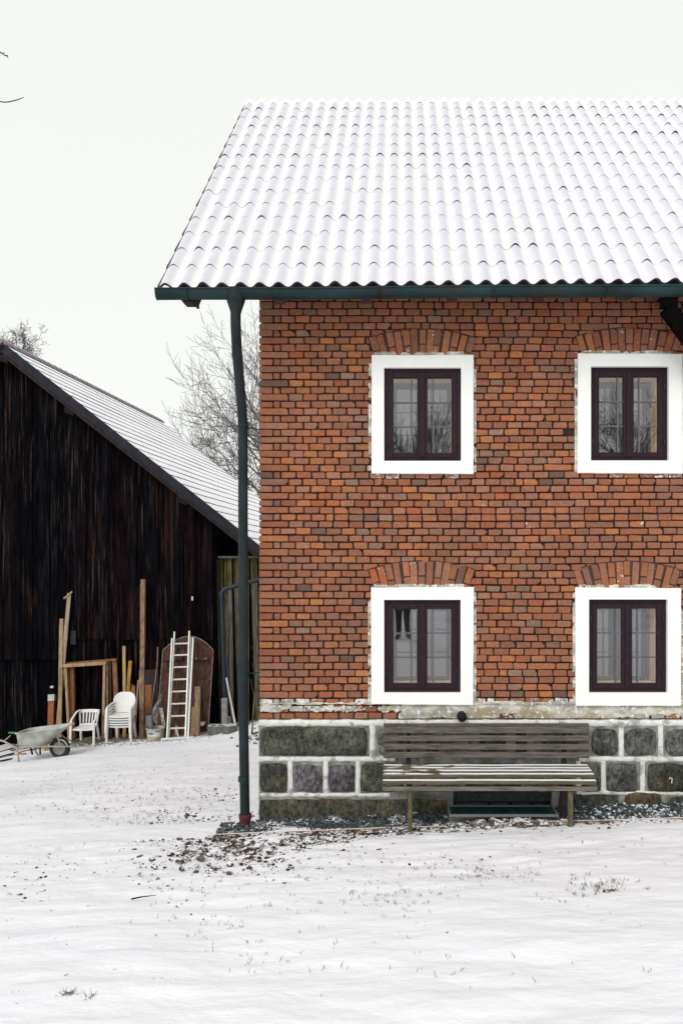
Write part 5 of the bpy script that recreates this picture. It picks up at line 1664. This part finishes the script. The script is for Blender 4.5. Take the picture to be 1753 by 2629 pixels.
floor_board('shorter fresh offcut on the ground behind the barrow legs', (42, 1940), (66, 1938), 0.05, 0.03, wood('fresh_orange_offcut', (0.40, 0.20, 0.07)), 0.02, 'wood_offcut')
floor_board('stubby yellow offcut right beside the barrow wheel', (112, 1928), (128, 1925), 0.08, 0.08, YB_, 0.05, 'wood_offcut')
# small fittings on the barn wall
q = MB(); pz = P(189, 1622, wall_y(-7.6) - 0.02); q.span(pz.x - 0.06, pz.x + 0.06, pz.y - 0.03, pz.y + 0.02, pz.z - 0.30, pz.z + 0.02)
q.build('wall_board_patch', mat('dull_blue_board', (0.02, 0.022, 0.026), 0.9, 0.4), barn)
q = MB(); pz = P(134, 1764, wall_y(-8.1) - 0.03); q.span(pz.x - 0.035, pz.x + 0.035, pz.y - 0.03, pz.y + 0.03, pz.z - 0.022, pz.z + 0.022)
q.build('cable_clip', METALW, barn)
q = MB(); pz = P(494, 1536, wall_y(-4.8) - 0.03); q.span(pz.x - 0.018, pz.x + 0.018, pz.y - 0.02, pz.y + 0.02, pz.z - 0.05, pz.z + 0.04)
q.build('cable_clip', METALW, barn)

# ------------------------------------------------------------------ bare trees
class Tree:
    def __init__(s, seed, minr, sides=5):
        s.r = random.Random(seed); s.q = MB(); s.minr = minr; s.n = 0; s.sides = sides
    def grow(s, p, d, L, r_, lvl, up=0.12, wob=0.16, spread=(28, 55), dens=1.0, decay=0.62):
        g_ = s.r
        ns = 5 if lvl > 1 else 4
        pts, rs = [p], [r_]
        d = d.normalized()
        kids = []
        for i in range(ns):
            d = (d + Vector((g_.gauss(0, wob), g_.gauss(0, wob), g_.gauss(0, wob) + up))).normalized()
            p = p + d * (L / ns)
            t = (i + 1) / ns
            pts.append(p); rs.append(max(s.minr, r_ * (1 - 0.72 * t)))
            if lvl > 0 and t > 0.22:
                for _ in range(1 if g_.random() < 0.75 * dens else (2 if g_.random() < dens - 0.6 else 0)):
                    kids.append((p.copy(), d.copy(), t, rs[-1]))
            s.n += 1
        s.q.tube(pts, rs, s.sides if lvl > 1 else 3, False)
        for kp, kd, t, kr in kids:
            a = R(g_.uniform(*spread)); ph = g_.uniform(0, 6.28)
            o_ = kd.orthogonal().normalized(); o2 = kd.cross(o_)
            nd = kd * math.cos(a) + (o_ * math.cos(ph) + o2 * math.sin(ph)) * math.sin(a)
            s.grow(kp, nd, L * decay * (1.15 - 0.45 * t) * g_.uniform(0.75, 1.2), max(s.minr, kr * 0.62), lvl - 1, up, wob, spread, dens, decay)
        if lvl > 0:
            s.grow(p, d, L * decay, rs[-1], lvl - 1, up, wob, spread, dens, decay)
BARK = mat('grey_bark', (0.135, 0.125, 0.132), 0.95, 0.3, 10)
BARKD = mat('dark_bark', (0.045, 0.038, 0.040), 0.95, 0.3, 10)
def tree(name, label, x, y, trunk_h, r_, limbs, seed, m_, minr, group=None, **k):
    z = ground(x, y) - 0.1
    t = thing(name, label, 'tree', (x, y, z), 0, group)
    tr_ = Tree(seed, minr)
    tp = [Vector((x + 0.05 * nz(i, seed), y, z + trunk_h * i / 5)) for i in range(6)]
    q = MB(); q.tube(tp, [r_ * (1.25 - 0.1 * i) if i else r_ * 1.5 for i in range(6)], 12); q.build('trunk', m_, t, smooth=True)
    for (h, az, el, L, lr, lv) in limbs:
        p = Vector((x, y, z + trunk_h * h))
        d_ = Vector((math.cos(R(az)) * math.cos(R(el)), math.sin(R(az)) * math.cos(R(el)), math.sin(R(el))))
        tr_.grow(p, d_, L, lr, lv, **k)
    tr_.q.build('crown', m_, t, smooth=True)
    return t, tr_.n
tl_ = random.Random(41)
limbs = [(0.50 + 0.50 * i / 24, tl_.uniform(0, 360) if i % 3 == 0 else 180 + tl_.uniform(-60, 60), tl_.uniform(8, 55), tl_.uniform(2.2, 3.2), 0.055, 3) for i in range(22)] + [(1, 180, 62, 2.6, 0.07, 3), (1, 20, 75, 2.8, 0.08, 3), (1, 120, 60, 2.6, 0.07, 3), (0.9, 200, 50, 2.8, 0.07, 3)]
a1 = tree('bare_tree', 'tall bare winter tree rising behind the house corner and downpipe', -5.6, 33, 11.0, 0.2, limbs, 5, BARK, 0.007, up=0.05, wob=0.07, dens=1.3, decay=0.58)
limbs = [(0.5 + 0.5 * i / 10, tl_.uniform(0, 360), tl_.uniform(10, 70), tl_.uniform(0.9, 1.5), 0.04, 3) for i in range(14)]
a2 = tree('bare_tree', 'lower twiggy bare tree between the barn roof end and the downpipe', -6.5, 30.5, 5.4, 0.13, limbs, 8, BARK, 0.0065, up=0.04, wob=0.2, dens=1.0)
limbs = [(0.82 + 0.18 * i / 10, tl_.uniform(0, 360), tl_.uniform(15, 75), tl_.uniform(0.95, 1.45), 0.045, 3) for i in range(13)] + [(1, 0, 85, 1.0, 0.05, 3)]
a3 = tree('bare_tree', 'gnarled bare treetop showing above the ridge of the barn', -17.2, 35, 14.6, 0.13, limbs, 12, BARK, 0.0075, up=0.05, wob=0.30, dens=1.0)
# the tree whose twigs hang in at the upper left
t = thing('bare_tree', 'dark twigs of a near tree reaching in at the upper left of the sky', 'tree', (-6.6, 9.4, ground(-6.6, 9.4)))
q = MB(); zb_ = ground(-6.6, 9.4) - 0.1
q.tube([(-6.6, 9.4, zb_), (-6.55, 9.4, 1.5), (-6.65, 9.35, 4.0), (-6.6, 9.3, 6.5), (-6.7, 9.3, 8.2)], [0.16, 0.12, 0.1, 0.07, 0.03], 10); q.build('trunk', BARKD, t, smooth=True)
q = MB()
dd = 9.0
def tw(pts, rs): q.tube([P(a_, b_, dd) for a_, b_ in pts], rs, 6)
tw([(-420, 330), (-250, 230), (-120, 150), (-40, 122), (0, 132.5), (7.5, 136.5), (11.5, 140.5), (18, 142), (22, 149)], [0.03, 0.022, 0.014, 0.009, 0.0075, 0.006, 0.0065, 0.007, 0.002])
tw([(7, 136), (12, 134)], [0.006, 0.003]); tw([(9, 138), (11, 141)], [0.007, 0.003]); tw([(17, 142), (20, 140)], [0.006, 0.003])
tw([(-420, 330), (-260, 300), (-120, 262), (-40, 255), (0, 259.5), (11, 261), (22, 260.5), (37, 257), (50, 253.5), (61, 248.5)], [0.03, 0.022, 0.015, 0.008, 0.006, 0.0065, 0.0055, 0.006, 0.005, 0.0035])
tw([(39, 257), (41.5, 254.5)], [0.005, 0.002]); tw([(22, 260), (24, 258.5)], [0.006, 0.002])
tr_ = Tree(3, 0.004)
for k in range(7):
    tr_.grow(Vector((-6.65, 9.35, 4.0 + 0.55 * k)), Vector((math.cos(2.2 + k * 0.7), math.sin(2.2 + k * 0.7), 0.5)), 1.0, 0.03, 2)
q.v += []
b0 = len(q.v); q.add(tr_.q.v, tr_.q.f)
q.build('crown', BARKD, t, smooth=True)
# trees behind the viewer: they show in the upper panes
grp = 'bare trees opposite the house'
for k, (x, y, sd, lab) in enumerate(((1.0, -13.5, 51, 'bare orchard tree opposite the house, mirrored in the upper left window'), (8.6, -12.5, 52, 'bare orchard tree opposite the house, mirrored in the upper right window'), (4.8, -16, 53, 'bare orchard tree standing between and behind the two mirrored ones'))):
    limbs = [(0.62 + 0.38 * i / 9, tl_.uniform(0, 360), tl_.uniform(18, 70), tl_.uniform(1.3, 2.0), 0.05, 3) for i in range(15)]
    tree('bare_tree', lab, x, y, 3.9, 0.16, limbs, sd, BARKD, 0.008, grp, up=0.06, wob=0.16, spread=(25, 55), dens=1.0)
# scrub stems between house and lean-to
t = thing('scrub_bush', 'thin bare green brown stems growing between the house corner and lean to', 'bush', (-2.75, 15.4, ground(-2.75, 15.4)))
q = MB(); sg = random.Random(77)
tr_ = Tree(78, 0.004)
for k in range(12):
    p = Vector((-2.75 + sg.gauss(0, 0.12), 15.4 + sg.gauss(0, 0.15), ground(-2.75, 15.4)))
    tr_.grow(p, Vector((sg.gauss(0, 0.10), 0, 1)), sg.uniform(1.4, 2.6), 0.016, 1, up=0.1, wob=0.05, spread=(20, 50), dens=0.7, decay=0.22)
tr_.q.build('stems', mat('green_stem', (0.13, 0.12, 0.06), 0.9, 0.3), t, smooth=True)
# rubble snow heap behind the house corner
q = MB()
for _ in range(90):
    x = sg.gauss(-2.65, 0.3); y = sg.gauss(15.2, 0.4)
    pebble(q, (x, y, ground(x, y) + 0.02), sg.uniform(0.015, 0.05), (0.10, 0.10, 0.095, 1), sg)
tag(q.build('rubble', CLOD), 'snowy heap of rubble behind the house corner', 'rubble', kind='stuff')
# ------------------------------------------------------------------ the person taking the picture (mirrored in the lower left window)
def skin(name, verts, edges, radii, m_, parent=None, root=0, sub=2, loc=None):
    me = bpy.data.meshes.new(name)
    me.from_pydata(verts, edges, [])
    me.materials.append(m_)
    o = bpy.data.objects.new(name, me); COL.objects.link(o)
    if parent: o.parent = parent
    sk = o.modifiers.new('skin', 'SKIN'); sk.use_smooth_shade = True
    for i, r_ in enumerate(radii):
        rr_ = r_ if isinstance(r_, tuple) else (r_, r_)
        me.skin_vertices[0].data[i].radius = rr_
        me.skin_vertices[0].data[i].use_root = (i == root)
    s_ = o.modifiers.new('sub', 'SUBSURF'); s_.levels = sub; s_.render_levels = sub
    return o
PXo, PYo = 0.03, -0.55
gz0 = ground(PXo, PYo)
person = thing('person', 'person in black trousers and jacket, mirrored in the lower left window', 'person', (PXo, PYo, gz0))
SKINM = mat('skin', (0.55, 0.34, 0.25), 0.6, 0.06)
V = [(0, 0, 0.95), (0, 0.0, 1.15), (0, 0.01, 1.35), (0, 0.02, 1.45), (0, 0.03, 1.53), (0, 0.04, 1.60), (0, 0.045, 1.70)]
E = [(0, 1), (1, 2), (2, 3), (3, 4), (4, 5), (5, 6)]
RAD = [(0.15, 0.11), (0.14, 0.10), (0.16, 0.11), (0.10, 0.09), (0.055, 0.055), (0.075, 0.09), (0.07, 0.085)]
def chain(start, pts):
    p = start
    for c, r_ in pts:
        V.append(c); RAD.append(r_); E.append((p, len(V) - 1)); p = len(V) - 1
    return p
wr = []
for sx in (-1, 1):
    w_ = chain(3, [((sx * 0.17, 0.02, 1.40), 0.06), ((sx * 0.24, 0.10, 1.18), 0.045), ((sx * 0.10, 0.36, 1.36), 0.034), ((sx * 0.075, 0.41, 1.41), (0.035, 0.018))])
    for f in range(4):
        chain(w_, [((sx * (0.075 - 0.012), 0.43, 1.395 + 0.021 * f), 0.009), ((sx * 0.035, 0.45, 1.395 + 0.021 * f), 0.008), ((sx * 0.012, 0.437, 1.395 + 0.021 * f), 0.007)])
    chain(w_, [((sx * 0.07, 0.41, 1.455), 0.010), ((sx * 0.045, 0.405, 1.47), 0.009)])
    chain(0, [((sx * 0.09, 0, 0.88), 0.085), ((sx * (0.085 if sx < 0 else 0.08), 0.02, 0.48), 0.055), ((sx * (0.088 if sx < 0 else 0.112), -0.01, 0.09), 0.038), ((sx * (0.105 if sx < 0 else 0.132), 0.13, 0.04), (0.045, 0.03))])
chain(5, [((0, 0.125, 1.605), 0.016)])
for sx in (-1, 1): chain(5, [((sx * 0.082, 0.035, 1.61), 0.014)])
skin('body', V, E, RAD, SKINM, person)
TR = mat('black_trouser_cloth', (0.012, 0.012, 0.014), 0.9, 0.3)
JK = mat('black_jacket_cloth', (0.010, 0.010, 0.012), 0.8, 0.3)
q = MB()
q.tube([(0, 0, 1.0), (0, 0, 0.9), (0, 0, 0.80)], [0.165, 0.18, 0.15], 20, flat=0.72)
for sx, kx, ax_ in ((-1, 0.086, 0.085), (1, 0.086, 0.112)):
    q.tube([(sx * 0.085, 0, 0.88), (sx * 0.092, 0.01, 0.70), (sx * kx, 0.02, 0.48), (sx * (kx + ax_) / 2, 0.0, 0.25), (sx * ax_, -0.005, 0.10), (sx * ax_, 0.0, 0.05)], [0.095, 0.09, 0.072, 0.060, 0.056, 0.058], 18)
q.build('trousers', TR, person, world_space=False, smooth=True, auto=50)
q = MB()
q.tube([(0, 0.0, 1.02), (0, 0, 0.85), (0, 0, 0.61)], [0.175, 0.19, 0.20], 24, flat=0.75)
q.build('jacket_hem', JK, person, world_space=False, smooth=True, auto=50)
skin('jacket', [(0, 0, 0.9), (0, 0, 1.1), (0, 0.01, 1.35), (0, 0.02, 1.46), (-0.18, 0.02, 1.41), (-0.25, 0.10, 1.17), (-0.115, 0.33, 1.34), (0.18, 0.02, 1.41), (0.25, 0.10, 1.17), (0.115, 0.33, 1.34)],
     [(0, 1), (1, 2), (2, 3), (3, 4), (4, 5), (5, 6), (3, 7), (7, 8), (8, 9)], [(0.20, 0.15), (0.18, 0.13), (0.19, 0.135), (0.09, 0.09), 0.085, 0.068, 0.052, 0.085, 0.068, 0.052], JK, person)
BOOT = mat('dark_boot', (0.015, 0.013, 0.013), 0.6)
for sx, fx in ((-1, 0.105), (1, 0.132)):
    q = MB(); q.tube([(sx * (fx - 0.02), -0.08, 0.05), (sx * fx, 0.05, 0.05), (sx * (fx + 0.01), 0.17, 0.035), (sx * (fx + 0.012), 0.21, 0.03)], [0.045, 0.05, 0.045, 0.02], 10)
    q.build('shoe', BOOT, person, world_space=False, smooth=True)
q = MB()
def hair(u, v):
    a = u * 2 * math.pi; b = R(4 + 98 * v)
    k = 1.0 + 0.03 * nz(a * 3, b * 3)
    low_ = 1.0 if math.sin(a) < 0.3 else 1 - 0.55 * v
    b = b * low_
    return (0.088 * k * math.sin(b) * math.cos(a), 0.035 + 0.107 * k * math.sin(b) * math.sin(a), 1.635 + 0.118 * k * math.cos(b))
q.grid(hair, 28, 12)
q.build('hair', mat('brown_hair', (0.05, 0.03, 0.02), 0.7), person, world_space=False, smooth=True)
EYE = mat('dark_eye', (0.02, 0.015, 0.012), 0.3)
for sx in (-1, 1):
    q = MB(); q.lathe([(0, -0.008), (0.008, -0.004), (0.01, 0), (0.008, 0.004), (0, 0.008)], (sx * 0.032, 0.122, 1.63), 10, Matrix.Rotation(R(90), 3, 'X'))
    q.build('eye', EYE, person, world_space=False, smooth=True)
q = MB(); q.tube([(-0.024, 0.120, 1.565), (0, 0.128, 1.563), (0.024, 0.120, 1.565)], 0.006, 6)
q.build('mouth', mat('lip', (0.35, 0.14, 0.12), 0.6), person, world_space=False, smooth=True)
q = MB(); q.span(PXo - 0.037, PXo + 0.037, PYo + 0.437, PYo + 0.446, gz0 + 1.38, gz0 + 1.53)
tag(q.build('smartphone', mat('black_phone', (0.01, 0.01, 0.012), 0.3), bevel=0.004), 'slim black phone held upright in both hands of the person', 'phone')
